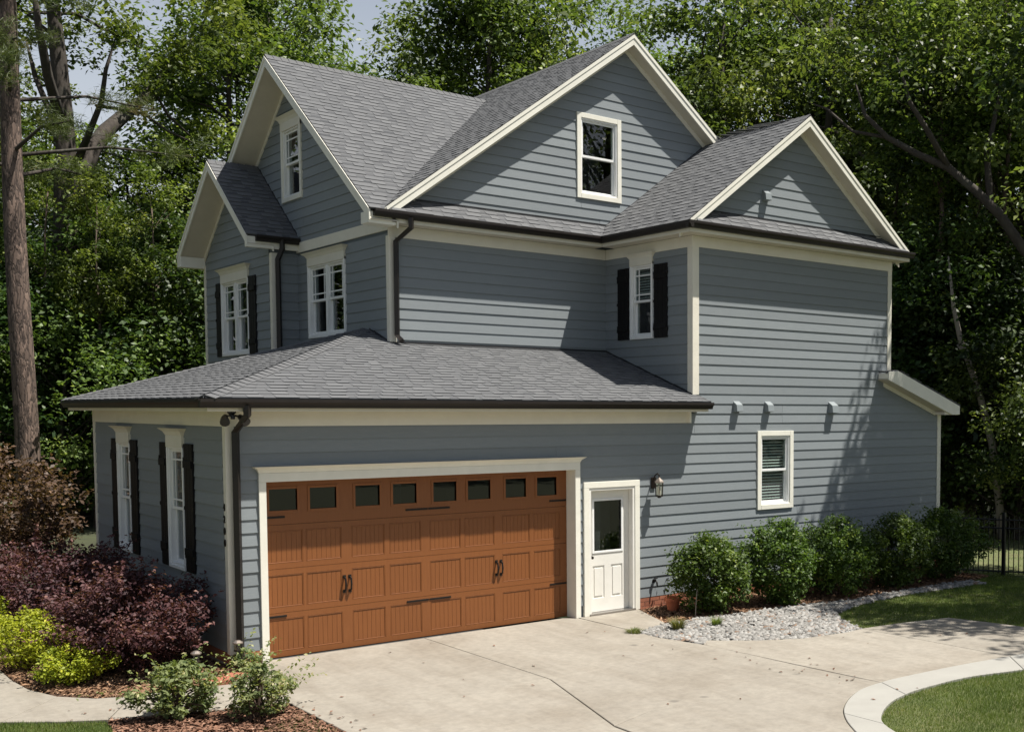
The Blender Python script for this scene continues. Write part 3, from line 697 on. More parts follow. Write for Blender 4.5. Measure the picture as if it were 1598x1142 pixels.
# lean-to end
zl = lambda x: 4.0-.345*(x-12.76)
MB().prism([(12.76, -.305, 3.99), (12.76, -.305, 4.16), (13.05, -.305, 4.18), (15.12, -.305, 3.47), (15.12, -.305, 3.29), (14.86, -.305, 3.285)], (0, .03, 0)).build('rake_board', 'white_trim', roof, bevel=.004)
MB().prism([(12.76, -.276, zl(12.76)), (14.80, -.276, zl(14.8)), (14.80, -.276, zl(14.8)+.012), (12.76, -.276, zl(12.76)+.012)], (0, .274, 0)).build('rake_soffit', 'soffit', roof)
MB().prism([(12.92, -.03, zl(12.92)-.085), (14.62, -.03, zl(14.62)-.085), (14.62, -.03, zl(14.62)-.001), (12.92, -.03, zl(12.92)-.001)], (0, .028, 0)).build('rake_frieze', 'trim', roof)
boxend(14.62, 15.10, -.274, -.002, 3.285, 3.345, 'trim'); boxend(15.085, 15.12, -.27, 4.3, 3.30, 3.45)
MB().box(12.762, -.274, 4.02, 13.0, -.024, 4.12).build('rake_end', 'white_trim', roof)
MB().prism([(12.76, -.29, 4.141), (13.06, -.29, 4.172), (13.06, -.29, 4.20), (12.76, -.29, 4.17)], (0, .26, 0)).build('rake_cap', 'shingle_cap', roof)

gut = empty('gutters', parent=house)
def soffit_box(x0, x1, y0, y1, z):
    MB().box(x0, y0, z, x1, y1, z+.014).build('soffit', 'soffit', gut)
def gutter(p0, p1, outd, ztop, h=.115, dp=.105):
    """K profile gutter: p0,p1 (x,y) on the fascia line, outd outward unit"""
    o = V3(outd[0], outd[1], 0); a = V3(p0[0], p0[1], ztop); v = V3(p1[0]-p0[0], p1[1]-p0[1], 0)
    zz = V3(0, 0, 1)
    prof = [(0, 0), (0, -h), (dp*.6, -h), (dp*.72, -h*.62), (dp, -h*.35), (dp, 0), (dp-.012, 0), (dp-.012, -.02), (.012, -.02), (.012, 0)]
    poly = [a+o*q[0]+zz*q[1] for q in prof]
    MB().prism(poly, v).build('gutter', 'gutter', gut)
def fascia(x0, y0, x1, y1, z0, z1): MB().box(x0, y0, z0, x1, y1, z1).build('fascia', 'trim', gut, bevel=.003)
# garage eaves
fo = OG-.03
fascia(-fo-.0, -fo, 7.93, -fo+.025, 3.345, 3.50); fascia(-fo, -fo+.026, -fo+.025, Lg+fo, 3.345, 3.50)
soffit_box(-fo+.026, 7.93, -fo+.026, -.029, 3.346); soffit_box(-fo+.026, -.029, -.028, Lg+fo, 3.346)
gutter((-fo-.105, -fo-.001), (7.97, -fo-.001), (0, -1), 3.505); gutter((-fo-.001, Lg+fo+.05), (-fo-.001, -fo+.0), (-1, 0), 3.505)
MB().prism([(7.735, -fo+.02, 3.36), (7.935, -fo+.02, 3.36), (7.935, -fo+.02, 3.50), (7.735, -fo+.02, 3.50)], (0, fo-.04, 0)).build('soffit_end', 'trim', gut)
# upper eaves
zs = 6.407
fascia(RF+.4, YE+.03, xw+.03, YE+.055, zs, 6.575); fascia(xw+.03, YE+.03, xw+.055, -.32, zs, 6.575); fascia(xw+.056, -.32, xe2-.03, -.295, zs, 6.575)
soffit_box(X1-.45, xw+.06, YE+.056, Y1-.03, zs+.001); soffit_box(xw+.056, Xb-.031, -.294, YE+.055, zs+.001); soffit_box(Xb-.030, xe2-.03, -.294, -.029, zs+.001)
gutter((XE-.16, YE+.029), (xw+.029, YE+.029), (0, -1), 6.585); gutter((xw+.029, YE+.03), (xw+.029, -.425), (-1, 0), 6.585); gutter((xw-.075, -.321), (xe2+.03, -.321), (0, -1), 6.585)
gutter((RB+.16, ybe0+.02), (X1-.02, ybe0+.02), (0, -1), zbe-.01)
MB().box(xe2-.03, -.29, zs, xe2-.005, 10.9, 6.57).build('fascia', 'trim', gut)
def downspout(pts, wd=.08, dp=.055):
    o = MB().tube(pts, [wd/1.55]*len(pts), 4).build('downspout', 'gutter', gut); return o
downspout([(X1+.20, YE-.03, 6.50), (X1+.20, YE-.03, 6.34), (X1+.075, Y1-.08, 6.14), (X1+.075, Y1-.08, 4.60), (X1+.10, Y1-.20, 4.50)])
downspout([(X2+.14, ybe0-.03, zbe-.06), (X2+.14, ybe0-.03, zbe-.22), (X2+.075, YB0-.08, zbe-.42), (X2+.075, YB0-.08, 3.72)])
downspout([(.14, -fo-.05, 3.42), (.14, -fo-.05, 3.30), (.085, -.085, 3.08), (.085, -.085, .22), (.08, -.12, .10), (.02, -.42, .02)])

# ---- windows
def window(W, u0, u1, z0, z1, units=1, casing=.09, crown=False, prairie=False, blind=None, sill=True, csm='white_trim', mid=None, right_first=False):
    """u0..z1 is the wall opening; casing stands round it"""
    win = empty('window', parent=house)
    mb = MB(); d0, d1 = -.0, .042; c = casing
    W.box(mb, u0-c, u0, z0-c, z1+c, d0, d1); W.box(mb, u1, u1+c, z0-c, z1+c, d0, d1)
    if not crown: W.box(mb, u0+.0003, u1-.0003, z1, z1+c-.0004, d0, d1-.001)
    W.box(mb, u0+.0003, u1-.0003, z0-c+.0004, z0, d0, d1+.004)
    mb.build('casing', csm, win, bevel=.004)
    mb = MB(); f = .028                                         # jamb lining
    for a, b, e, g in ((u0, u0+f, z0, z1), (u1-f, u1, z0, z1), (u0+f, u1-f, z0, z0+f), (u0+f, u1-f, z1-f, z1)): W.box(mb, a, b, e, g, -.139, .022)
    mb.build('jamb', 'white_vinyl', win, bevel=.002)
    if crown:
        hw = .10; mb = MB(); a, b = u0-c, u1+c; h = crown
        W.box(mb, a, b, z1+.0005, z1+h*.62, .0, .046)
        q = lambda u, z, d: W.p(u, z, d)
        zt, zb_ = z1+h, z1+h*.62
        vs = [q(a, zb_, 0), q(b, zb_, 0), q(b, zb_, .047), q(a, zb_, .047), q(a-hw, zt, 0), q(b+hw, zt, 0), q(b+hw, zt, .13), q(a-hw, zt, .13),
              q(a-.035, (zb_*.45+zt*.55), 0), q(b+.035, (zb_*.45+zt*.55), 0), q(b+.035, (zb_*.45+zt*.55), .075), q(a-.035, (zb_*.45+zt*.55), .075)]
        fs = [(3, 2, 10, 11), (11, 10, 6, 7), (2, 1, 9, 10), (10, 9, 5, 6), (0, 3, 11, 8), (8, 11, 7, 4), (4, 7, 6, 5)]
        mb.add(vs, fs); mb.build('head_cornice', 'trim', win)
    n = units; uw = (u1-u0-2*f)/n
    if n > 1:
        mb = MB()
        for i in range(1, n): W.box(mb, u0+f+uw*i-.045, u0+f+uw*i+.045, z0+f, z1-f, -.12, .018)
        mb.build('mullion', 'white_vinyl', win, bevel=.002)
    zm = mid if mid else (z0+z1)/2
    for i in range(n):
        a = u0+f+uw*i+(.045 if i else 0); b = u0+f+uw*(i+1)-(.045 if i < n-1 else 0)
        for nm, za, zb_, dp in (('upper_sash', zm-.02, z1-f, -.012), ('lower_sash', z0+f, zm+.02, -.052)):
            mb = MB(); s = .042
            for q in ((a, a+s, za, zb_), (b-s, b, za, zb_), (a+s, b-s, za, za+s), (a+s, b-s, zb_-s, zb_)): W.box(mb, *q, dp-.034, dp)
            mb.build(nm, 'white_vinyl', win, bevel=.002)
            mb = MB(); W.box(mb, a+s-.004, b-s+.004, za+s-.004, zb_-s+.004, dp-.021, dp-.015); mb.build('pane', 'glass', win)
            if prairie and nm == 'upper_sash':
                mb = MB(); k = .012; ea = a+s+.10; eb = b-s-.10
                if b-a > .55: W.box(mb, ea-k, ea+k, za+s, zb_-s, dp-.014, dp-.006)
                W.box(mb, eb-k, eb+k, za+s, zb_-s, dp-.0145, dp-.0065)
                W.box(mb, a+s, b-s, za+s+.10-k, za+s+.10+k, dp-.0135, dp-.0055); W.box(mb, a+s, b-s, zb_-s-.11-k, zb_-s-.11+k, dp-.0135, dp-.0055)
                mb.build('muntin', 'white_vinyl', win)
        if blind:
            mb = MB(); z = blind[0]
            while z < blind[1]:
                W.box(mb, a+.012, b-.012, z, z+.003, -.128, -.092)
                q = [W.p(a+.012, z, -.092), W.p(b-.012, z, -.092), W.p(b-.012, z+.026, -.112), W.p(a+.012, z+.026, -.112)]
                mb.add(q, [(0, 1, 2, 3)]); z += blind[2]
            mb.build('blind', 'blind', win)
        mb = MB(); W.box(mb, a-.05, b+.05, z0-.05, z1+.05, -.62, -.60); mb.build('dark_backing', 'room', win)  # added dark sheet behind the glass, standing in for an unlit room
    return win
def shutter(W, u0, u1, z0, z1):
    sh = empty('shutter', parent=house); n = 3; wd = (u1-u0)/n
    for i in range(n):
        mb = MB(); W.box(mb, u0+wd*i+.003, u0+wd*(i+1)-.003, z0, z1, .012, .040); mb.build('board', 'shutter', sh, bevel=.003)
    for k in (.16, .84):
        zc = z0+(z1-z0)*k; mb = MB(); W.box(mb, u0+.01, u1-.01, zc-.05, zc+.05, .0405, .060); mb.build('batten', 'shutter', sh, bevel=.003)
    for k in (.12, .5, .88):
        zc = z0+(z1-z0)*k
        for ua, ub in ((u0-.012, u0+.02), (u1-.02, u1+.012)):
            mb = MB(); W.box(mb, ua, ub, zc-.025, zc+.025, .02, .048); mb.build('hinge', 'iron', sh)
window(WA, 9.47, 10.22, 1.62, 2.90, blind=(1.66, 2.86, .055))
window(WC, 7.27, 8.10, 7.41, 8.80)
w1 = window(WB, 4.51, 5.17, 1.13, 2.83, casing=.045, crown=.27, prairie=True, csm='white_vinyl', mid=1.95)
w2 = window(WB, 1.78, 2.45, 1.13, 2.83, casing=.045, crown=.27, prairie=True, csm='white_vinyl', mid=1.95)
for a, b in ((5.21, 5.55), (4.06, 4.42), (2.53, 2.84), (1.31, 1.69)): shutter(WB, a, b, 1.09, 2.89)
window(WD, 1.15, 1.74, 4.72, 6.02, casing=.045, crown=.21, prairie=True, blind=(5.38, 5.98, .05), csm='white_vinyl')
shutter(WD, 1.83, 2.17, 4.68, 6.00); shutter(WD, .68, 1.06, 4.68, 6.00)
window(WE, 4.35, 5.92, 4.74, 6.02, units=2, casing=.05, crown=.24, prairie=True, csm='white_vinyl')
window(WE, 6.26, 7.08, 7.43, 8.70, casing=.085, crown=.26, prairie=True)
window(WF, 7.77, 9.25, 4.50, 5.93, units=2, casing=.05, crown=.28, prairie=True, csm='white_vinyl')
shutter(WF, 9.32, 9.62, 4.45, 5.96); shutter(WF, 7.32, 7.70, 4.45, 5.96)
mb = MB(); mb.tube([(.22, 2.05, 1.15), (.22, 2.05, 1.35), (.22, 2.02, 1.75)], [.05, .09, .05], 8); mb.build('curtain', 'curtain_red', w2)

# ---- garage door
gd = empty('garage_door', parent=house)
W0 = Wall((0, .22, 0), (1, 0, 0), (0, -1, 0))
mb = MB(); c = .095
for q_ in ((GD[0]-c, GD[0]), (GD[1], GD[1]+c)):
    mb = MB(); WA.box(mb, *q_, 0.0, GD[3], -.255, .045); mb.build('door_casing', 'white_trim', gd, bevel=.004)
mb = MB(); WA.box(mb, GD[0]-c, GD[1]+c, GD[3]+.0005, GD[3]+.12, -.255, .046); mb.build('door_header', 'white_trim', gd, bevel=.004)
mb = MB(); a, b, z = GD[0]-c, GD[1]+c, GD[3]+.1205
q = WA.p
vs = [q(a, z, 0), q(b, z, 0), q(b, z, .048), q(a, z, .048), q(a-.075, z+.085, 0), q(b+.075, z+.085, 0), q(b+.075, z+.085, .13), q(a-.075, z+.085, .13), q(a-.02, z+.045, 0), q(b+.02, z+.045, 0), q(b+.02, z+.045, .07), q(a-.02, z+.045, .07)]
mb.add(vs, [(3, 2, 10, 11), (11, 10, 6, 7), (2, 1, 9, 10), (10, 9, 5, 6), (0, 3, 11, 8), (8, 11, 7, 4), (4, 7, 6, 5)]); mb.build('header_crown', 'white_trim', gd)
gw = [(.578, .999), (1.131, 1.546), (1.778, 2.183), (2.343, 2.752), (2.978, 3.398), (3.548, 3.977), (4.202, 4.612), (4.771, 5.180)]
sh_ = .6025
for k in range(4):
    z0 = .005+k*sh_; z1 = z0+sh_-.005
    ops = []
    if k == 3: ops = [(a, b, z0+.17, z0+.505) for a, b in gw]
    else: ops = [(a-.045, b+.045, z0+.075, z0+sh_-.085) for a, b in gw]
    mb = MB(); rows = [(z0, GD[0]+.002, GD[1]-.002), (z1, GD[0]+.002, GD[1]-.002)]
    cuts = sorted({z0, z1}|{o[2] for o in ops}|{o[3] for o in ops})
    for za, zb_ in zip(cuts[:-1], cuts[1:]):
        for (a, b, c_, d_, e_, f_) in pieces(rows, za, zb_, ops):
            W0.box(mb, a, b, e_, f_, -.04, .0)
    mb.build('door_section', 'door_wood', gd)
    mb = MB()
    for (a, b, za, zb_) in ops:
        if k == 3: continue
        # recessed field with beadboard ribs and a moulded edge
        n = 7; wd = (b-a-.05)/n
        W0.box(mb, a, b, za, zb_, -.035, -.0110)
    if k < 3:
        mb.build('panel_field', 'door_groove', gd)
        for (a, b, za, zb_) in ops:
            mb = MB(); n = 7; wd = (b-a-.036)/n
            for i in range(n): W0.box(mb, a+.018+wd*i+.0022, a+.018+wd*(i+1)-.0022, za+.018, zb_-.018, -.0108, -.0078)
            mb.build('bead_panel', 'door_wood', gd)
            mb = MB(); f = .015
            for q_ in ((a+.001, a+f, za+.001, zb_-.001), (b-f, b-.001, za+.001, zb_-.001), (a+f, b-f, za+.001, za+f), (a+f, b-f, zb_-f, zb_-.001)): W0.box(mb, *q_, -.0109, -.001)
            mb.build('panel_mould', 'door_wood', gd, bevel=.006)
    else:
        for (a, b, za, zb_) in ops:
            mb = MB(); W0.box(mb, a, b, za, zb_, -.028, -.022); mb.build('pane', 'glass', gd)
            mb = MB(); f = .022
            for q_ in ((a-.012, a+f, za-.012, zb_+.012), (b-f, b+.012, za-.012, zb_+.012), (a+f, b-f, za-.012, za+f), (a+f, b-f, zb_-f, zb_+.012)): W0.box(mb, *q_, .0005, .010)
            mb.build('pane_frame', 'door_wood', gd, bevel=.003)
def strap(u0, u1, zc):
    mb = MB(); m_ = (u0+u1)/2
    W0.box(mb, u0, u1, zc-.014, zc+.014, .0008, .010); mb.build('hinge_strap', 'iron', gd, bevel=.003)
for zc in (1.915, .56):
    strap(GD[0]+.01, GD[0]+.33, zc); strap(2.905-.35, 2.905+.0, zc-.008); strap(2.915, 2.905+.36, zc-.008); strap(GD[1]-.33, GD[1]-.01, zc-.005)
def pull(u, zc):
    mb = MB(); mb.tube([W0.p(u, zc-.10, .006), W0.p(u, zc-.08, .045), W0.p(u, zc, .06), W0.p(u, zc+.08, .045), W0.p(u, zc+.10, .006)], [.011, .012, .014, .012, .011], 7)
    W0.box(mb, u-.022, u+.022, zc-.125, zc-.08, .0006, .008); W0.box(mb, u-.022, u+.022, zc+.08, zc+.125, .0006, .008)
    mb.build('pull_handle', 'iron', gd)
for u in (1.66, 4.09):
    pull(u-.04, .915); pull(u+.04, .915)
mb = MB(); W0.box(mb, GD[0]+.001, GD[1]-.001, .0, .0045, -.04, .0); mb.build('bottom_seal', 'plastic_black', gd)

# ---- side door
dr = empty('side_door', parent=house)
mb = MB(); c = .10; a, b, zt = WDR[0]+.0, WDR[1], WDR[3]
WA.box(mb, a-c, a, 0.0, zt+.0, -.02, .042); WA.box(mb, b, b+c, 0.0, zt, -.02, .042); WA.box(mb, a-c, b+c, zt+.0005, zt+.10, -.02, .043)
mb.build('door_casing', 'white_trim', dr, bevel=.004)
mb = MB(); WA.box(mb, a, a+.045, .03, zt, -.139, .03); WA.box(mb, b-.045, b, .03, zt, -.139, .03); WA.box(mb, a+.045, b-.045, zt-.045, zt, -.139, .03)
mb.build('door_frame', 'door_white', dr, bevel=.003)
mb = MB(); WA.box(mb, a, b, .0, .03, -.139, .06); mb.build('threshold', 'bright_metal', dr)
W3 = Wall((0, .085, 0), (1, 0, 0), (0, -1, 0)); a += .048; b -= .048
gl = (a+.10, b-.13, 1.02, 1.90); pans = [(a+.10, a+.335, .26, .80), (b-.365, b-.13, .26, .80)]
mb = MB(); rows = [(.035, a, b), (zt-.048, a, b)]
for za, zb_ in ((.035, .26), (.26, .80), (.80, 1.02), (1.02, 1.90), (1.90, zt-.048)):
    for (l_, r_, c_, d_, e_, f_) in pieces(rows, za, zb_, [gl]+pans): W3.box(mb, l_, r_, e_, f_, -.04, 0)
mb.build('door_leaf', 'door_white', dr, bevel=.0)
for p_ in pans:
    mb = MB(); W3.box(mb, p_[0], p_[1], p_[2], p_[3], -.038, -.012); mb.build('panel_field', 'door_white', dr)
    mb = MB(); W3.box(mb, p_[0]+.035, p_[1]-.035, p_[2]+.035, p_[3]-.035, -.0118, -.001); mb.build('raised_panel', 'door_white', dr, bevel=.008)
mb = MB(); W3.box(mb, *gl, -.03, -.024); mb.build('pane', 'glass', dr)
mb = MB(); f = .026
for q_ in ((gl[0]-.012, gl[0]+f, gl[2]-.012, gl[3]+.012), (gl[1]-f, gl[1]+.012, gl[2]-.012, gl[3]+.012), (gl[0]+f, gl[1]-f, gl[2]-.012, gl[2]+f), (gl[0]+f, gl[1]-f, gl[3]-f, gl[3]+.012)): W3.box(mb, *q_, .0005, .012)
mb.build('pane_frame', 'white_vinyl', dr, bevel=.004)
mb = MB(); mb.tube([W3.p(a+.055, .95, 0), W3.p(a+.055, .95, .03), W3.p(a+.055, .95, .035), W3.p(a+.055, .95, .065)], [.028, .028, .014, .026], 10); mb.build('door_knob', 'lamp_metal', dr)
mb = MB(); W3.box(mb, gl[0]-.1, gl[1]+.1, gl[2]-.1, gl[3]+.1, -.52, -.50); mb.build('dark_backing', 'room', dr)  # same dark sheet behind the door glass, for the gloom indoors

# ---- vents, tap, house number
def vent(u, z, s=1.0, W=WA):
    mb = MB(); h = .10*s; wd = .075*s; p = W.p
    vs = [p(u-wd, z-h, .012), p(u+wd, z-h, .012), p(u+wd, z+h, .012), p(u-wd, z+h, .012), p(u-wd, z-h*.9, .13*s), p(u+wd, z-h*.9, .13*s), p(u+wd, z+h*.35, .11*s), p(u-wd, z+h*.35, .11*s)]
    mb.add(vs, [(4, 5, 6, 7), (7, 6, 2, 3), (5, 1, 2, 6), (0, 4, 7, 3), (0, 1, 5, 4)]); mb.build('exhaust_vent', 'vent_grey', house, bevel=.006)
vent(8.86, 3.44); vent(9.64, 3.44); vent(11.37, 3.43, 1.15); vent(9.56, 7.30, 1.0)
mb = MB(); mb.tube([(6.965, -.01, .45), (6.965, -.07, .45), (6.965, -.10, .43), (6.965, -.11, .37)], [.018, .016, .015, .013], 8); mb.lathe((6.965, -.07, .462), [(.006, 0), (.006, .03), (.034, .032), (.034, .042), (.004, .046)], 10); mb.tube([(6.965, -.005, .45), (6.965, -.02, .45)], .035, 10)
mb.build('garden_tap', 'iron', house)
for k, ch in enumerate('4200'):
    cu = bpy.data.curves.new('house_number', 'FONT'); cu.body = ch; cu.size = .135; cu.extrude = .006; cu.align_x = 'CENTER'
    tmp = bpy.data.objects.new('tmp', cu); col.objects.link(tmp)
    me = bpy.data.meshes.new_from_object(tmp.evaluated_get(bpy.context.evaluated_depsgraph_get())); bpy.data.objects.remove(tmp)
    me.materials.clear(); me.materials.append(MATS['iron']); o = bpy.data.objects.new('house_number', me); col.objects.link(o)
    o.rotation_euler = (R(90), 0, R(-90)); o.location = (-.033, .055, 2.055-k*.155); o.parent = house

# ------------------------------------------------------------------ things on the house
def wall_lantern(loc):
    t = empty('wall_lantern', loc); tag(t, 'bronze wall lantern with frosted glass beside the white side door', 'lamp')
    MB().box(-.05, -.022, -.06, .05, .0, .13).build('back_plate', 'lamp_metal', t, bevel=.008)
    MB().tube([(0, -.02, .10), (0, -.06, .17), (0, -.12, .20), (0, -.165, .17), (0, -.165, .12)], .011, 7).build('arm', 'lamp_metal', t)
    MB().lathe((0, -.165, 0), [(.012, .135), (.03, .115), (.075, .075), (.088, .055), (.088, .045), (.07, .04)], 6).build('cap', 'lamp_cap', t)
    MB().lathe((0, -.165, 0), [(.062, -.175), (.070, .04)], 6).build('glass_body', 'frosted', t)
    mb = MB()
    for k in range(6):
        an = 2*math.pi*k/6; mb.tube([(.064*math.cos(an), -.165+.064*math.sin(an), -.175), (.072*math.cos(an), -.165+.072*math.sin(an), .045)], .006, 4)
    mb.build('cage', 'lamp_metal', t)
    MB().lathe((0, -.165, 0), [(.02, -.215), (.045, -.195), (.07, -.185), (.07, -.172)], 6).build('base', 'lamp_metal', t)
    MB().lathe((0, -.165, 0), [(.022, -.17), (.026, -.05), (.012, -.0)], 8).build('bulb', 'white_vinyl', t)
wall_lantern((6.95, -.02, 2.10))
def flood(loc):
    t = empty('security_light', loc); tag(t, 'dark twin head security light under the garage eave corner', 'lamp')
    MB().lathe((0, 0, 0), [(.055, 0), (.055, -.02), (.03, -.04), (.03, -.06)], 10).build('base', 'plastic_black', t)
    for s in (-1, 1):
        MB().tube([(0, 0, -.05), (s*.07, -.03*s-.02, -.06), (s*.10, -.05, -.08)], .014, 6).build('arm', 'plastic_black', t)
        MB().tube([(s*.085, -.02, -.06), (s*.11, -.06, -.09), (s*.13, -.14, -.14), (s*.132, -.145, -.143)], [.03, .045, .062, .05], 10).build('lamp_head', 'plastic_black', t)
    MB().lathe((0, -.04, -.10), [(.02, 0), (.03, .015), (.028, .04)], 8).build('sensor', 'plastic_black', t)
flood((.02, -.16, 3.345))

# ------------------------------------------------------------------ plants
def leafquads(c, size, nrm_bias=None, aspect=.55, upb=.5, r=rng, fold=.25):
    n = len(c)
    nr = r.normal(size=(n, 3)); nr /= np.linalg.norm(nr, axis=1, keepdims=True)
    nr[:, 2] = np.abs(nr[:, 2])+upb
    if nrm_bias is not None: nr += nrm_bias
    nr /= np.linalg.norm(nr, axis=1, keepdims=True)
    t = r.normal(size=(n, 3)); t -= nr*(t*nr).sum(1, keepdims=True); t /= np.linalg.norm(t, axis=1, keepdims=True)
    b = np.cross(nr, t)
    L_ = (size*r.uniform(.55, 1.45, n))[:, None]*.5; Wd = L_*aspect
    v = np.stack([c-t*L_, c+b*Wd+nr*L_*fold, c+t*L_, c-b*Wd+nr*L_*fold], 1)
    return v
def clumps_to_leaves(cl, rad, nper, size, r, flat=.75, upb=.5, aspect=.55):
    """cl (K,3) clump centres with radii"""
    K = len(cl); n = K*nper
    d = r.normal(size=(n, 3)); d /= np.linalg.norm(d, axis=1, keepdims=True); rr = r.uniform(0, 1, n)**.5
    rad_ = np.repeat(rad, nper); off = d*(rr*rad_)[:, None]; off[:, 2] *= flat
    c = np.repeat(cl, nper, 0)+off
    v = leafquads(c, size*np.ones(n), d*.45, aspect, upb, r)
    ct = np.repeat(r.normal(0, .21, K), nper)
    tone = np.clip(.42+ct+r.normal(0, .2, n), 0, 1)
    return v, tone
def tree_mesh(name, seed, h, cr, cb, K, nper, leaf, mleaf, mbark, tr, lean=(0, 0), flat=.7, crad=(.8, 1.6), limbs=26, hole=.0, taper=1.0):
    """returns (trunk mesh obj data, crown mesh obj data)"""
    r = np.random.default_rng(seed)
    cl = []
    while len(cl) < K:
        p = r.uniform(-1, 1, 3); q = np.linalg.norm(p)
        if q > 1 or q < .5: continue
        lob = 1+.22*math.sin(3*math.atan2(p[1], p[0])+seed)+.15*math.sin(5*p[2]+seed)
        zz = cb+(p[2]+1)/2*(h-cb); f = (1-.45*max(0, p[2])**1.5*taper)
        cl.append((p[0]*cr*lob*f+lean[0]*zz/h, p[1]*cr*lob*f+lean[1]*zz/h, zz))
    cl = np.array(cl); rad = r.uniform(*crad, K)
    v, tone = clumps_to_leaves(cl, rad, nper, leaf, r, flat)
    mb = MB()
    tp = []
    for i in range(9):
        z = h*.86*i/8; tp.append((lean[0]*z/h+.10*math.sin(i*1.3+seed)*(i > 0), lean[1]*z/h+.10*math.cos(i*1.7+seed)*(i > 0), z-.1*(i == 0)))
    trad = [tr*(1.35 if i == 0 else 1)*(1-.82*i/8) for i in range(9)]
    mb.tube(tp, trad, 9)
    for k in r.choice(K, min(limbs, K), replace=False):
        e = cl[k]; zb_ = max(cb*.55, min(h*.8, e[2]-r.uniform(.5, 1.0)*math.hypot(e[0], e[1])*.8)); i = zb_/(h*.86)*8; j = int(min(7, i))
        a = V3(*tp[j])+(V3(*tp[j+1])-V3(*tp[j]))*(i-j); m_ = (a+e)/2+V3(r.normal(0, .25), r.normal(0, .25), .12*np.linalg.norm(e-a))
        r0 = tr*(1-.8*i/8)*.42
        mb.tube([a, a*.6+m_*.4, m_, m_*.45+e*.55, e], [r0, r0*.85, r0*.62, r0*.4, .015], 6, cap=False)
    return mb, v, tone
def make_tree(name, label, group, mb, v, tone, mleaf, mbark, cat='tree'):
    t = empty(name); tag(t, label, cat, group)
    mb.build('trunk', mbark, t, smooth=True); npmesh('crown', v.reshape(-1, 3), 4, mleaf, t, tone=tone)
    return t
def dup(root, loc, rz=0, s=1.0, label=None, sz=None):
    o = root.copy(); col.objects.link(o); o.location = loc; o.rotation_euler = (0, 0, rz); o.scale = (s, s, sz or s)
    for ch in root.children:
        c = ch.copy(); col.objects.link(c); c.parent = o
    if label: o['label'] = label
    return o
def place(root, loc, rz=0, s=1.0, sz=None):
    root.location = loc; root.rotation_euler = (0, 0, rz); root.scale = (s, s, sz or s); return root
ZONES = [(-999, 10, 'left of the tall pine'), (10, 150, 'behind the tall pine and forked tree'), (150, 280, 'left of the small front gable'), (280, 450, 'behind the front gable peak'),
         (450, 610, 'behind the front gable ridge'), (610, 740, 'behind the roof valley'), (740, 880, 'behind the main roof ridge'), (880, 1050, 'behind the main gable peak'),
         (1050, 1190, 'between main gable and right gable'), (1190, 1310, 'behind the right gable peak'), (1310, 1460, 'behind the right gable eave'), (1460, 1580, 'right of the lean-to'), (1580, 3000, 'at the far right of the wood')]
USED = {}
def spots(root, lst, kind):
    for i, (px, dist, s, rz) in enumerate(lst):
        x, y = at(px, dist); loc = (x, y, float(gz(x, y))-.1)
        o = place(root, loc, rz, s) if i == 0 else dup(root, loc, rz, s)
        z = next(t for a, b, t in ZONES if a <= px < b); lab = kind+' '+z
        k = USED.get(lab, 0); USED[lab] = k+1
        if k: lab = [None, lab+', deeper in the wood', lab+', deepest in the wood', lab+', half hidden by others'][k]
        o['label'] = lab
# --- pine on the left
r = np.random.default_rng(11)
def pine():
    x0, y0 = at(40, 36)
    t = empty('pine_tree', (x0, y0, -.1)); tag(t, 'tall straight pine with bare brown trunk left of the garage', 'tree')
    right = V3(rt[0], rt[1], 0); back = V3(fw[0], fw[1], 0)
    pts = []; rad = []
    for i in range(14):
        z = i*2.0; pts.append(right*(-.010*z+.04*math.sin(i*.9))+back*.05*math.cos(i)+V3(0, 0, z)); rad.append((.31 if i else .38)*(1-.55*i/13))
    MB().tube(pts, rad, 14).build('trunk', 'bark_pine', t, smooth=True)
    mb = MB(); cl = []
    for i in range(46):
        z = r.uniform(11.5, 26) if i > 5 else r.uniform(9.5, 12); a = V3(*(right*(-.010*z)+V3(0, 0, z))); an = r.uniform(0, 6.28); ln = r.uniform(1.5, 4.6)*(1-.5*max(0, (z-16)/11))
        d = V3(math.cos(an), math.sin(an), .12); e = a+d*ln+V3(0, 0, r.uniform(-.3, .5)); m_ = (a+e)/2+V3(0, 0, .25)
        mb.tube([a, m_, e], [.06, .04, .012], 5, cap=False)
        for k in range(9):
            q = m_+(e-m_)*r.uniform(.0, 1.05)+r.normal(0, .35, 3)*V3(1, 1, .5); cl.append(q)
    mb.build('branches', 'bark_grey', t, smooth=True)
    cl = np.array(cl); n = 110
    c = np.repeat(cl, n, 0); d = r.normal(size=(len(c), 3)); d[:, 2] = d[:, 2]*.7+.25; d /= np.linalg.norm(d, axis=1, keepdims=True)
    s = np.cross(d, r.normal(size=d.shape)); s /= np.linalg.norm(s, axis=1, keepdims=True); ln = r.uniform(.16, .34, len(c))[:, None]
    b = c+r.normal(0, .10, c.shape); v = np.stack([b-s*.008, b+s*.008, b+d*ln], 1)
    npmesh('crown', v.reshape(-1, 3), 3, 'needle', t, tone=np.clip(np.repeat(r.normal(.45, .2, len(cl)), n)+r.normal(0, .15, len(c)), 0, 1))
pine()
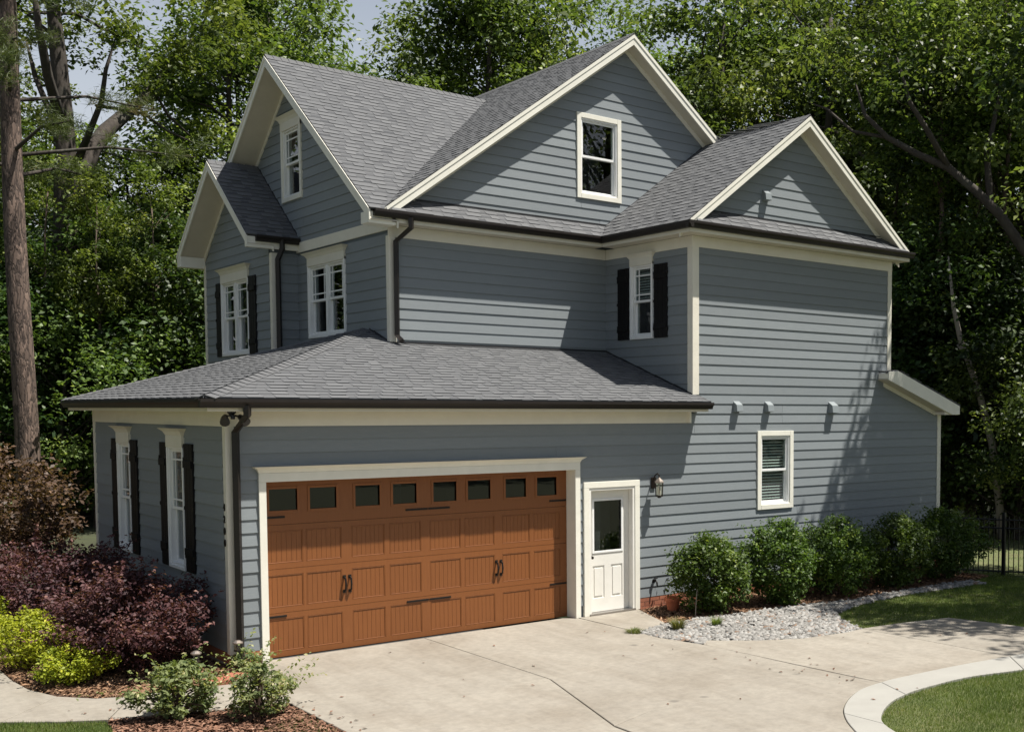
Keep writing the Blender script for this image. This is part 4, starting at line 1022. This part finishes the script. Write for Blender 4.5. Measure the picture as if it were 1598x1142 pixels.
# --- the forked tree behind it
def forked():
    D = 42.0; x0, y0 = at(112, D); t = empty('forked_tree', (x0, y0, -.1)); tag(t, 'big forked tree with spreading dark limbs between pine and house', 'tree')
    def pt(px, py, dd=0):                         # limb points by direction, at the tree's own distance
        d = ray(px, py); h = d/np.hypot(d[0], d[1]); p = CAM+h*(D+dd); return p-V3(x0, y0, -.1)
    mb = MB()
    mb.tube([(0, 0, 0), pt(108, 520), pt(104, 400), pt(104, 300), pt(99, 180), pt(92, 100), pt(84, 20), pt(78, -80), pt(70, -200)], [.50, .42, .39, .36, .28, .24, .20, .15, .05], 10)
    mb.tube([pt(106, 330), pt(125, 290, .2), pt(143, 235, .5), pt(165, 205, 1), (pt(205, 170, 1.6)), pt(222, 155, 2), pt(250, 120, 2.4), pt(300, 60, 3)], [.26, .28, .26, .24, .20, .13, .09, .03], 8)
    mb.tube([pt(122, 250), pt(140, 205, -1), pt(158, 160, -1.5), pt(165, 110, -2), pt(180, 60, -2)], [.13, .10, .08, .06, .02], 6)
    mb.tube([pt(100, 230), pt(80, 180, 1), pt(55, 120, 1.5), pt(40, 60, 2)], [.15, .11, .08, .03], 6)
    mb.tube([pt(98, 200), pt(75, 120, -1), pt(60, 40, -2), pt(50, -40, -2)], [.17, .14, .10, .05], 6)
    mb.tube([pt(150, 165, -1.5), pt(185, 170, -1), pt(225, 178, -1), pt(262, 205, -1), pt(300, 222, -1)], [.06, .06, .05, .04, .02], 5)
    mb.tube([pt(205, 170, 1.6), pt(245, 150, 2), pt(262, 180, 2), pt(300, 215, 2.2)], [.08, .07, .055, .02], 5)
    mb.tube([pt(88, 60), pt(40, 20, 1), pt(120, 22, 1), pt(160, 45, 1), pt(220, 75, 1)], [.06, .06, .06, .05, .02], 5)
    mb.build('trunk', 'bark_grey', t, smooth=True)
    cl = []; rd = []
    q = np.random.default_rng(5)
    for i in range(150):
        px, py = q.uniform(-80, 420), q.uniform(-170, 300)
        if py > 130 and 110 < px < 330 and q.random() < .72: continue     # the open air under the limbs
        if py > 60 and q.random() < .35: continue
        cl.append(pt(px, py, q.normal(0, 2.2))); rd.append(q.uniform(.5, 1.15))
    for px, py in ((240, 130), (262, 105), (285, 80), (305, 55), (320, 90), (215, 120), (300, 215), (285, 200), (180, 55), (75, 120), (45, 60)):
        for k in range(2): cl.append(pt(px+q.normal(0, 12), py+q.normal(0, 12), 2+q.normal(0, .8))); rd.append(q.uniform(.5, .9))
    v, tone = clumps_to_leaves(np.array(cl), np.array(rd), 120, .17, q, .75)
    npmesh('crown', v.reshape(-1, 3), 4, 'leaf_maple', t, tone=tone)
forked()
# --- trees of the wood behind the house
OAK = 'broad leafy tree'
TALL = 'tall narrow tree'
UND = 'low dark understorey tree'
tA = make_tree('broad_tree', OAK, 'broad trees of the wood', *tree_mesh('a', 1, 20, 5.3, 4.5, 74, 290, .21, 0, 0, .38), 'leaf_oak', 'bark_grey')
tB = make_tree('broad_tree', OAK, 'broad trees of the wood', *tree_mesh('b', 2, 18, 4.9, 3.5, 70, 290, .20, 0, 0, .33, lean=(.8, .3)), 'leaf_maple', 'bark_grey')
tC = make_tree('tall_tree', TALL, 'tall trees of the wood', *tree_mesh('c', 3, 23, 3.7, 6.5, 66, 280, .20, 0, 0, .30), 'leaf_oak', 'bark_grey')
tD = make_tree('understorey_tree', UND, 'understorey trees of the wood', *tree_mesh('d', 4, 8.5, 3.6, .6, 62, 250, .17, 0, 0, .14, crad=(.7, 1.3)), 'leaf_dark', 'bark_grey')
tE = make_tree('understorey_tree', UND, 'understorey trees of the wood', *tree_mesh('e', 5, 7.0, 3.2, .4, 55, 250, .16, 0, 0, .12, crad=(.7, 1.2)), 'leaf_oak', 'bark_grey')
spots(tA, [(1130, 44, 1.08, 0), (430, 50, 1.12, 1.1), (1010, 47, 1.02, 2.3), (1290, 42, 1.05, 3.0), (1430, 40, 1.0, 4.1), (1590, 39, 1.05, 5.2), (1215, 52, 1.15, .6), (20, 56, .78, 2.0), (900, 52, 1.14, 3.6), (1370, 50, 1.15, 1.5), (1720, 40, 1.0, 2.8)], OAK)
spots(tB, [(700, 50, 1.13, .4), (530, 54, 1.12, 1.4), (230, 52, .80, 2.2), (345, 50, 1.12, 5.0), (830, 50, 1.3, 3.1), (1080, 56, 1.2, 4.4), (1500, 46, 1.15, 5.5), (-60, 50, 1.0, 2.5), (130, 56, .78, 3.3)], 'spreading leafy tree')
spots(tC, [(770, 48, 1.05, 0), (650, 54, .93, 1), (960, 52, .98, 2), (1170, 47, 1, 3), (1340, 46, 1.05, 4), (1490, 52, 1.05, 5), (1620, 48, 1, .5), (470, 58, 1.02, 1.5), (380, 56, 1.0, 2.6)], TALL)
spots(tD, [(60, 44, 1.1, 0), (180, 42, 1.15, 1), (300, 40, 1.1, 2), (250, 46, 1.25, 3), (130, 48, 1.3, 4.2), (0, 40, 1.0, 5), (390, 44, 1.2, .7), (1480, 37, 1.1, 1.7), (1560, 35, 1.0, 2.6), (1640, 36, 1.1, 3.4), (1420, 38, 1.15, 4.6), (-70, 42, 1.1, 5.5)], UND)
spots(tE, [(100, 38, .9, 0), (240, 40, 1.0, 1), (340, 42, 1.1, 2), (20, 46, 1.2, 3), (1530, 40, 1.1, 4), (1590, 33, .8, 5), (1450, 42, 1.2, .5), (1680, 34, .9, 1.2), (1400, 40, 1.1, 2.2)], 'low bright understorey tree')
tF = make_tree('slender_tree', 'slender tree', 'slender trees of the wood', *tree_mesh('f', 8, 19, 2.6, 10.5, 34, 200, .18, 0, 0, .15, lean=(.5, -.3), limbs=16, crad=(.6, 1.1)), 'leaf_maple', 'bark_brown')
spots(tF, [(146, 38, .56, 0), (72, 39, .60, 1.3), (252, 38.5, .58, 2.4), (1452, 36, .95, 5.1), (1515, 37, 1.05, .8), (1585, 36, 1.0, 2.9)], 'slender bare stemmed tree')
# the wood carries on farther back as one mass
q = np.random.default_rng(21); cl = []; rd = []
for i in range(620):
    x, y = at(q.uniform(-500, 2100), q.uniform(64, 82)); cl.append((x, y, q.uniform(0, 17)*q.uniform(.55, 1))); rd.append(q.uniform(1.6, 3.0))
for i in range(1250):  # unseen wood out to the left, put in to block skylight and darken reflections
    x, y = (q.uniform(-34, -19), q.uniform(-2, 40)) if i % 2 else (q.uniform(-26, 1), q.uniform(38, 62))
    cl.append((x, y, q.uniform(0, 21)*q.uniform(.55, 1))); rd.append(q.uniform(1.6, 3.0))
v, tone = clumps_to_leaves(np.array(cl), np.array(rd), 60, .55, q)
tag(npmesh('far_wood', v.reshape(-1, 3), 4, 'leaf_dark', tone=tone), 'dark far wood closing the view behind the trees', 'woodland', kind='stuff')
q = np.random.default_rng(22); cl = []; rd = []
for i in range(420):
    cl.append((q.uniform(-30, 75), q.uniform(-48, -38), q.uniform(.5, 17)*q.uniform(.6, 1))); rd.append(q.uniform(1.5, 2.8))
v, tone = clumps_to_leaves(np.array(cl), np.array(rd), 60, .6, q)
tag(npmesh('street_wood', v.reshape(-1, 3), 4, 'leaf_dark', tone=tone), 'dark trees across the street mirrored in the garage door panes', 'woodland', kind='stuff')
# --- large tree to the right whose crown shades the end of the house and the drive
tS = make_tree('shade_tree', 'large shade tree by the lawn right of the driveway', None, *tree_mesh('s', 9, 15.5, 4.6, 7.4, 74, 190, .18, 0, 0, .36, limbs=30), 'leaf_oak', 'bark_grey')
place(tS, (16.0, -8.5, -.2), .4, 1.0)
tS2 = make_tree('lawn_tree', 'slender leafy tree right of the house end by the fence', None, *tree_mesh('t', 14, 14.5, 2.6, 7.6, 54, 400, .17, 0, 0, .2, limbs=18, crad=(.6, 1.2)), 'leaf_oak', 'bark_grey')
place(tS2, (16.9, -3.45, -.2), 1.2, 1.0)
def old_oak():
    D = 33.0; x0, y0 = at(1690, D); t = empty('old_oak', (x0, y0, -.5)); tag(t, 'old oak with a thick limb reaching over the right roof end', 'tree')
    def pt(px, py, dd=0):
        d = ray(px, py); h = d/np.hypot(d[0], d[1]); p = CAM+h*(D+dd); return p-V3(x0, y0, -.5)
    mb = MB()
    mb.tube([(0, 0, 0), pt(1688, 620), pt(1680, 520), pt(1668, 440), pt(1662, 330), pt(1650, 200), pt(1660, 60), pt(1650, -120)], [.45, .40, .38, .36, .30, .24, .16, .06], 10)
    mb.tube([pt(1672, 460), pt(1635, 425), pt(1598, 390), pt(1560, 335), pt(1525, 300), pt(1480, 262), pt(1430, 240), pt(1385, 215), pt(1350, 180), pt(1335, 130)], [.18, .165, .15, .14, .125, .11, .095, .08, .06, .02], 9)
    mb.tube([pt(1480, 262), pt(1448, 205, -.4), pt(1420, 160, -.8), pt(1400, 90, -1)], [.10, .08, .06, .02], 6)
    mb.tube([pt(1385, 215), pt(1330, 205, .4), pt(1290, 170, .6), pt(1262, 160, .6)], [.06, .05, .035, .015], 6)
    mb.tube([pt(1545, 318), pt(1540, 240, 1), pt(1560, 150, 1.4), pt(1545, 60, 1.5)], [.11, .09, .06, .02], 6)
    mb.build('trunk', 'bark_grey', t, smooth=True)
    q = np.random.default_rng(77); cl = []; rd = []
    for i in range(120):
        px, py = q.uniform(1250, 1800), q.uniform(-140, 420)
        yl = 390-(1598-px)*.82                        # line of the limb
        if abs(py-yl) < 45 and q.random() < .75: continue
        if py > yl+110 and q.random() < .6: continue
        cl.append(pt(px, py, abs(q.normal(0, 2))+.4 if abs(py-yl) < 90 else q.normal(0, 2))); rd.append(q.uniform(.45, 1.05))
    v, tone = clumps_to_leaves(np.array(cl), np.array(rd), 120, .16, q, .75); npmesh('crown', v.reshape(-1, 3), 4, 'leaf_oak', t, tone=tone)
old_oak()
# leaning pale trunk in the wood on the right
x0, y0 = at(1566, 33); t = empty('leaning_sapling', (x0, y0, -.3)); tag(t, 'thin pale leaning trunk among the dark trees right of house', 'tree')
def ptd(px, py, D): d = ray(px, py); h = d/np.hypot(d[0], d[1]); return CAM+h*D-V3(x0, y0, -.3)
MB().tube([(0, 0, 0), ptd(1560, 790, 33), ptd(1548, 690, 33), ptd(1530, 620, 33), ptd(1508, 555, 33), ptd(1500, 535, 33), ptd(1488, 480, 33), ptd(1480, 400, 33)], [.13, .12, .11, .10, .085, .08, .06, .02], 8).build('trunk', 'bark_pale', t, smooth=True)
MB().tube([ptd(1508, 555, 33), ptd(1494, 538, 33.2)], [.06, .03], 6).build('branch_stub', 'bark_pale', t, smooth=True)
q = np.random.default_rng(31); cl = np.array([ptd(1480+q.uniform(-60, 70), q.uniform(330, 470), 33+q.normal(0, .8)) for i in range(16)])
v, tone = clumps_to_leaves(cl, q.uniform(.5, .9, 16), 90, .15, q); npmesh('crown', v.reshape(-1, 3), 4, 'leaf_dark', t, tone=tone)

# --- shrubs
def shrub(name, label, group, loc, rx, ry, h, K, nper, leaf, m, seed, z0=.12, crad=(.12, .24), stems=9, upb=.4, aspect=.55, cat='shrub', shape=1.0, sprig=0):
    q = np.random.default_rng(seed); t = empty(name, (loc[0], loc[1], loc[2] if len(loc) > 2 else -.03)); tag(t, label, cat, group)
    cl = []
    while len(cl) < K:
        p = q.uniform(-1, 1, 3); n = np.linalg.norm(p)
        if n > 1 or n < .45: continue
        zz = z0+(p[2]+1)/2*(h-z0); f = 1-.35*shape*max(0, p[2])
        lob = 1+.14*math.sin(3*math.atan2(p[1], p[0])+seed)
        cl.append((p[0]*rx*f*lob, p[1]*ry*f*lob, zz))
    cl = np.array(cl)
    v, tone = clumps_to_leaves(cl, q.uniform(*crad, K), nper, leaf, q, .9, upb, aspect)
    if sprig:                                    # long shoots standing out of the mass
        cs = []; 
        for i in range(sprig):
            b = cl[q.integers(K)]; d = V3(b[0]/rx, b[1]/ry, q.uniform(.3, 1.1)); d /= np.linalg.norm(d)
            for k in range(16): cs.append(b+d*(.03*k+.05)+q.normal(0, .018, 3)+V3(0, 0, -.0006*k*k))
        vs_ = leafquads(np.array(cs), leaf*np.ones(len(cs))*.9, None, aspect, upb, q); v = np.concatenate([v, vs_]); tone = np.concatenate([tone, np.clip(q.normal(.72, .18, len(cs)), 0, 1)])
    npmesh('foliage', v.reshape(-1, 3), 4, m, t, tone=tone)
    mb = MB()
    for i in range(stems):
        e = cl[q.integers(K)]; a = V3(q.normal(0, .05), q.normal(0, .05), 0); m_ = (a+e)/2+V3(0, 0, .1)
        mb.tube([a, m_, e], [.016, .011, .005], 5, cap=False)
    mb.build('stems', 'twig', t)
    return t
HL = ['rounded green holly shrub beside the terracotta pot', 'rounded green holly shrub below the ground floor window', 'rounded green holly shrub in the middle of the wall row',
      'shaded holly shrub next to last in the wall row', 'shaded holly shrub by the house corner next to the fence']
for i, (x, y, rx, h) in enumerate([(7.42, -.95, .70, 1.28), (8.85, -1.10, .72, 1.47), (10.35, -1.15, .80, 1.42), (11.95, -1.2, .80, 1.38), (13.5, -1.2, .86, 1.42)]):
    shrub('holly_shrub', HL[i], 'holly shrubs along the wall', (x, y), rx, rx*.9, h, 185, 74, .060, 'leaf_holly', 100+i, shape=.55+.1*(i % 3), upb=.35, z0=.06, sprig=14)
shrub('loropetalum_shrub', 'big purple leaved shrub in front of the garage side windows', 'purple shrubs', (-.95, .75), 1.0, .95, 1.28, 190, 70, .055, 'leaf_purple', 201, crad=(.13, .26), sprig=110, shape=.5)
shrub('loropetalum_shrub', 'purple leaved shrub farther along the garage side wall', 'purple shrubs', (-1.05, 3.0), .95, 1.1, 1.38, 170, 66, .055, 'leaf_purple', 202, crad=(.13, .26), sprig=90, shape=.5)
shrub('loropetalum_shrub', 'purple leaved shrub next to the bronze leaved bush', 'purple shrubs', (-1.25, 5.2), 1.0, 1.1, 1.30, 140, 60, .06, 'leaf_purple', 203, crad=(.13, .26), sprig=60, shape=.5)
shrub('lime_shrub', 'small lime yellow mounded shrub at the bend of the path', 'lime yellow shrubs', (-1.72, .55), .46, .46, .50, 80, 60, .040, 'leaf_lime', 211, crad=(.07, .14), z0=.05)
shrub('lime_shrub', 'larger lime yellow shrub behind the small one', 'lime yellow shrubs', (-2.0, 1.95), .62, .62, .78, 100, 62, .042, 'leaf_lime', 212, crad=(.08, .16), z0=.05)
shrub('lime_shrub', 'lime yellow shrub next to the purple shrubs along the path', 'lime yellow shrubs', (-2.45, 3.6), .7, .7, .85, 90, 60, .045, 'leaf_lime', 213, crad=(.08, .16), z0=.05)
shrub('bronze_bush', 'large bronze brown leaved bush left of the garage', None, (-1.6, 8.7), 1.75, 1.6, 2.75, 240, 62, .085, 'leaf_bronze', 221, crad=(.2, .42), z0=.3, stems=16, sprig=60)
shrub('rose_bush', 'pale green rose bush on the mulch beside the path', 'rose bushes by the drive', (-1.22, -2.02), .46, .42, .62, 90, 34, .055, 'leaf_rose', 231, crad=(.06, .13), z0=.04, stems=26, sprig=18)
shrub('rose_bush', 'pale green rose bush on the mulch at the driveway edge', 'rose bushes by the drive', (-.58, -2.62), .40, .36, .62, 75, 32, .050, 'leaf_rose', 232, crad=(.05, .12), z0=.04, stems=26, sprig=18)
shrub('rose_bush', 'small weedy shrub at the foot of the downspout', None, (.05, -.42), .20, .18, .36, 26, 30, .045, 'leaf_rose', 233, crad=(.04, .08), z0=.03, stems=10, sprig=6)

def tufts(name, loc, n, rad, h, m, seed, label=None, cat=None, group=None, lean=.6):
    q = np.random.default_rng(seed); an = q.uniform(0, 6.28, n); rr = q.uniform(0, 1, n)**.6*rad*.35
    b = np.stack([rr*np.cos(an), rr*np.sin(an), np.zeros(n)], 1); d = np.stack([np.cos(an)*lean*q.uniform(.1, 1, n), np.sin(an)*lean*q.uniform(.1, 1, n), np.ones(n)], 1)
    d /= np.linalg.norm(d, axis=1, keepdims=True); s = np.stack([-np.sin(an), np.cos(an), 0*an], 1); ln = (h*q.uniform(.6, 1.1, n))[:, None]
    m1 = b+d*ln*.6; tip = b+d*ln+np.stack([np.cos(an), np.sin(an), -.4+0*an], 1)*ln*.18
    v1 = np.stack([b-s*.004, b+s*.004, m1+s*.0035, m1-s*.0035], 1); v2 = np.stack([m1-s*.0035, m1+s*.0035, tip+s*.0006, tip-s*.0006], 1)
    o = npmesh(name, np.concatenate([v1, v2]).reshape(-1, 3), 4, m, tone=np.tile(q.uniform(.2, 1, n), 2), loc=loc); tag(o, label, cat, group); return o
x, y = g2(1058, 982); tufts('grass_tuft', (x, y, -.03), 260, .22, .24, 'grass_tuft', 1, 'yellowish grass tuft in the pale gravel by the pot', 'grass tuft', 'grass tufts in the gravel')
x, y = g2(1118, 976); tufts('grass_tuft', (x, y, -.03), 170, .16, .20, 'grass_blade', 2, 'green grass tuft in the gravel before the first holly', 'grass tuft', 'grass tufts in the gravel')
x, y = g2(991, 986); tufts('grass_tuft', (x, y, -.02), 260, .35, .10, 'grass_blade', 3, 'low green weed at the edge of the door slab', 'weed', None, 1.4)
MB().tube([(6.9, -1.2, -.03), (6.91, -1.21, .25), (6.94, -1.2, .45)], [.008, .007, .004], 5).build('plant_stake', 'bark_pale'); tag(bpy.data.objects['plant_stake'], 'thin dry stem standing in the gravel before the first holly', 'stake')

# ------------------------------------------------------------------ small things on the ground
def pot(loc):
    t = empty('flower_pot', loc); tag(t, 'empty terracotta flower pot at the foot of the wall', 'flower pot')
    MB().lathe((0, 0, 0), [(.085, 0), (.125, .20), (.128, .21), (.115, .21), (.08, .03), (.01, .028)], 24).build('body', 'terracotta', t, smooth=False)
    MB().lathe((0, 0, 0), [(.126, .175), (.145, .178), (.150, .235), (.132, .236), (.122, .18)], 24).build('rim', 'terracotta', t)
    MB().lathe((0, 0, 0), [(.105, .145), (.01, .15)], 20).build('soil', 'soil', t)
x, y = g2(1050, 951); pot((x, y, -.02))
def pathlight(loc, label):
    t = empty('path_light', loc); tag(t, label, 'lamp', 'solar path lights')
    MB().tube([(0, 0, 0), (0, 0, .30)], .009, 7).build('stake', 'plastic_black', t)
    MB().lathe((0, 0, 0), [(.02, .29), (.048, .30), (.052, .31)], 12).build('lamp_base', 'plastic_black', t)
    MB().lathe((0, 0, 0), [(.046, .31), (.050, .40)], 12).build('lens', 'frosted', t)
    MB().lathe((0, 0, 0), [(.062, .40), (.064, .415), (.03, .44), (.008, .445)], 12).build('cap', 'lamp_cap', t)
pathlight((-.62, -.62, -.03), 'small solar path light in front of the purple shrub')
pathlight((-.02, -.30, -.03), 'small solar path light beside the downspout foot')
# red stone splash blocks
mb = MB(); mb.box(-.14, -.10, 0, .14, .10, .09); o = mb.build('edging_stone', 'red_stone', bevel=.02, loc=(-.18, -.62, -.03)); o.rotation_euler = (0, .05, .5); tag(o, 'reddish block stone under the downspout outlet', 'stone', 'red edging stones')
mb = MB(); mb.box(-.17, -.09, 0, .17, .09, .10); o = mb.build('edging_stone', 'red_stone', bevel=.02, loc=(-.42, -.80, -.03)); o.rotation_euler = (.04, 0, -.2); tag(o, 'reddish block stone between path and purple shrub', 'stone', 'red edging stones')

# fence
def fence():
    t = empty('metal_fence', (14.9, -.85, 0)); tag(t, 'black metal picket fence right of the house by the last shrub', 'fence')
    a, b = V3(14.72, -.62, 0), V3(18.6, -5.1, 0); d = b-a; Ln = np.linalg.norm(d); d /= Ln; off = V3(14.9, -.85, 0)
    zf = lambda s: float(gz(*(a+d*s)[:2]))-.03
    rel = lambda s, z: a+d*s+V3(0, 0, z+zf(s))-off
    for z in (.10, 1.02, 1.20): MB().tube([rel(0, z), rel(Ln/2, z), rel(Ln, z)], .018, 4).build('rail', 'fence_black', t)
    s = .0; k = 0; src = None
    while s < Ln:
        if k % 16 == 9: MB().box(-.032, -.032, 0, .032, .032, 1.36).build('post', 'fence_black', t, loc=rel(s, 0))
        else:
            if src is None: src = MB().box(-.008, -.008, .06, .008, .008, 1.28).build('picket', 'fence_black', t, loc=rel(s, 0))
            else:
                o = src.copy(); col.objects.link(o); o.location = rel(s, 0)
        s += .105; k += 1
fence()

# ------------------------------------------------------------------ grass, chips, stones
def scatter(poly, n, q):
    P = np.array(poly); lo, hi = P.min(0), P.max(0); x = q.uniform(lo[0], hi[0], n); y = q.uniform(lo[1], hi[1], n); k = inpoly(x, y, poly); return x[k], y[k]
def grass(name, poly, n, h, seed, label, box=None, wd=.006):
    q = np.random.default_rng(seed); pl = poly
    x, y = scatter(box or poly, n, q)
    k = inpoly(x, y, pl); x, y = x[k], y[k]; n = len(x); z = gz(x, y)-.035
    an = q.uniform(0, 6.28, n); pat = .5+.5*np.sin(x*1.7+np.sin(y*2.1)*1.3)*np.cos(y*1.3+.7)
    pat2 = np.sin(x*5.1+y*3.3)*np.sin(y*6.2-x*2.1)
    ln = h*q.uniform(.5, 1.15, n)*(.75+.4*pat)
    d = np.stack([np.cos(an)*q.uniform(.1, .9, n), np.sin(an)*q.uniform(.1, .9, n), np.ones(n)], 1); d /= np.linalg.norm(d, axis=1, keepdims=True)
    s = np.stack([-np.sin(an), np.cos(an), 0*an], 1)*wd*.5; b = np.stack([x, y, z], 1)
    v = np.stack([b-s, b+s, b+d*ln[:, None]], 1)
    tone = np.clip(.42+.22*(1-pat)+.12*pat2+q.normal(0, .2, n), 0, 1)
    o = npmesh(name, v.reshape(-1, 3), 3, 'grass_blade', tone=tone); tag(o, label, 'grass', kind='stuff'); return o
grass('lawn_grass', lawnR2, 120000, .055, 41, 'green lawn grass inside the curved concrete edge', box=[(3.5, -9.5), (9.5, -9.5), (9.5, -6.5), (3.5, -6.5)])
grass('side_grass', lawnR1, 210000, .055, 42, 'green lawn grass between gravel bed and fence', box=[(8.0, -7), (17.5, -7), (17.5, -.8), (8.0, -.8)], wd=.008)
grass('far_grass', lawnR1, 40000, .09, 45, 'bright grass beyond the metal fence', box=[(14.9, -7), (27, -7), (27, 8), (14.9, 8)], wd=.02)
grass('front_grass', lawnL, 36000, .06, 43, 'green lawn grass in front of the garden path', box=[(-3.6, -3), (-1.7, -3), (-1.7, -.9), (-3.6, -.9)])
isl = [(-.16, -2.6), (-.16, -6), (-.75, -6), (-.75, -3.15), (-.35, -3.0)]
grass('drive_edge_grass', isl, 5000, .06, 44, 'thin grass strip at the left driveway edge')
def chips(name, poly, n, seed, label):
    q = np.random.default_rng(seed); x, y = scatter(poly, n, q); n = len(x); c = np.stack([x, y, gz(x, y)-.022+q.uniform(0, .025, n)], 1)
    v = leafquads(c, .075*np.ones(n), None, .32, 1.4, q, fold=.15); o = npmesh(name, v.reshape(-1, 3), 4, 'chip', tone=q.uniform(0, 1, n)); tag(o, label, 'mulch', kind='stuff')
chips('mulch_chips', [(-2.3, 2.5), (-2.2, .4), (-1.7, -.55), (-1.35, -.7), (-.66, -.76), (-.04, -.4), (.3, -.06), (.05, 1), (.05, 3)], 16000, 51, 'brown bark mulch under the purple and lime shrubs')
chips('island_chips', bed2, 26000, 52, 'brown bark mulch under the rose bushes')
chips('border_chips', gfar+[(6.60, -.12), (6.62, -.0), (14.9, .0), (14.9, -1.3)], 22000, 53, 'reddish brown bark mulch under the holly shrubs')
def stones(poly, n, seed):
    q = np.random.default_rng(seed); x, y = scatter(poly, n, q); n = len(x)
    base = np.array([(-1, -1, -.6), (1, -1, -.6), (1, 1, -.6), (-1, 1, -.6), (-.75, -.7, .55), (.7, -.75, .6), (.75, .7, .5), (-.7, .75, .6)])
    fs = np.array([(4, 5, 6, 7), (0, 1, 5, 4), (1, 2, 6, 5), (2, 3, 7, 6), (3, 0, 4, 7)])
    sz = q.uniform(.016, .042, n); an = q.uniform(0, 6.28, n); co, si = np.cos(an), np.sin(an)
    b = base[None]*(1+q.normal(0, .18, (n, 8, 3))); b = b*np.stack([sz*1.25, sz*.9, sz*.7], 1)[:, None, :]
    tl = q.normal(0, .35, n)[:, None]; b[..., 2] += b[..., 0]*tl
    X_ = b[..., 0]*co[:, None]-b[..., 1]*si[:, None]; Y_ = b[..., 0]*si[:, None]+b[..., 1]*co[:, None]
    v = np.stack([X_+x[:, None], Y_+y[:, None], b[..., 2]+(gz(x, y)-.02+q.uniform(0, .03, n))[:, None]], -1)
    F_ = (np.arange(n)[:, None, None]*8+fs[None]).reshape(-1, 4)
    o = npmesh('gravel_stones', v.reshape(-1, 3), 4, 'stone', faces=F_, tone=np.repeat(np.clip(q.normal(.55, .25, n), 0, 1), 5)); tag(o, 'pale grey and white river stones edging the holly bed', 'gravel', kind='stuff')
stones(gravel_poly, 19000, 61)

q = np.random.default_rng(71); lx = np.concatenate([q.uniform(0, 9.5, 46), q.normal(5.6, .3, 24), q.normal(-.05, .12, 30), q.uniform(-2.2, 0, 20)]); ly = np.concatenate([q.uniform(-8, -.3, 46), q.uniform(-6.3, -2.9, 24), q.uniform(-4.5, -2.3, 30), q.uniform(-1.9, -.7, 20)])
cc = np.stack([lx, ly, np.full(len(lx), .009)], 1); k = (lx < 9.8) & ~inpoly(lx, ly, gravel_poly) & ~inpoly(lx, ly, strip_lo+[(12, -9), (12, -14), (2, -14)]); cc = cc[k]
v = leafquads(cc, .05*np.ones(len(cc)), None, .5, 3.0, q, fold=.2); tag(npmesh('leaf_litter', v.reshape(-1, 3), 4, 'chip', tone=q.uniform(0, .7, len(cc))), 'dry fallen leaves scattered over the driveway', 'leaves', kind='stuff')
print('PLANKS', NPL)
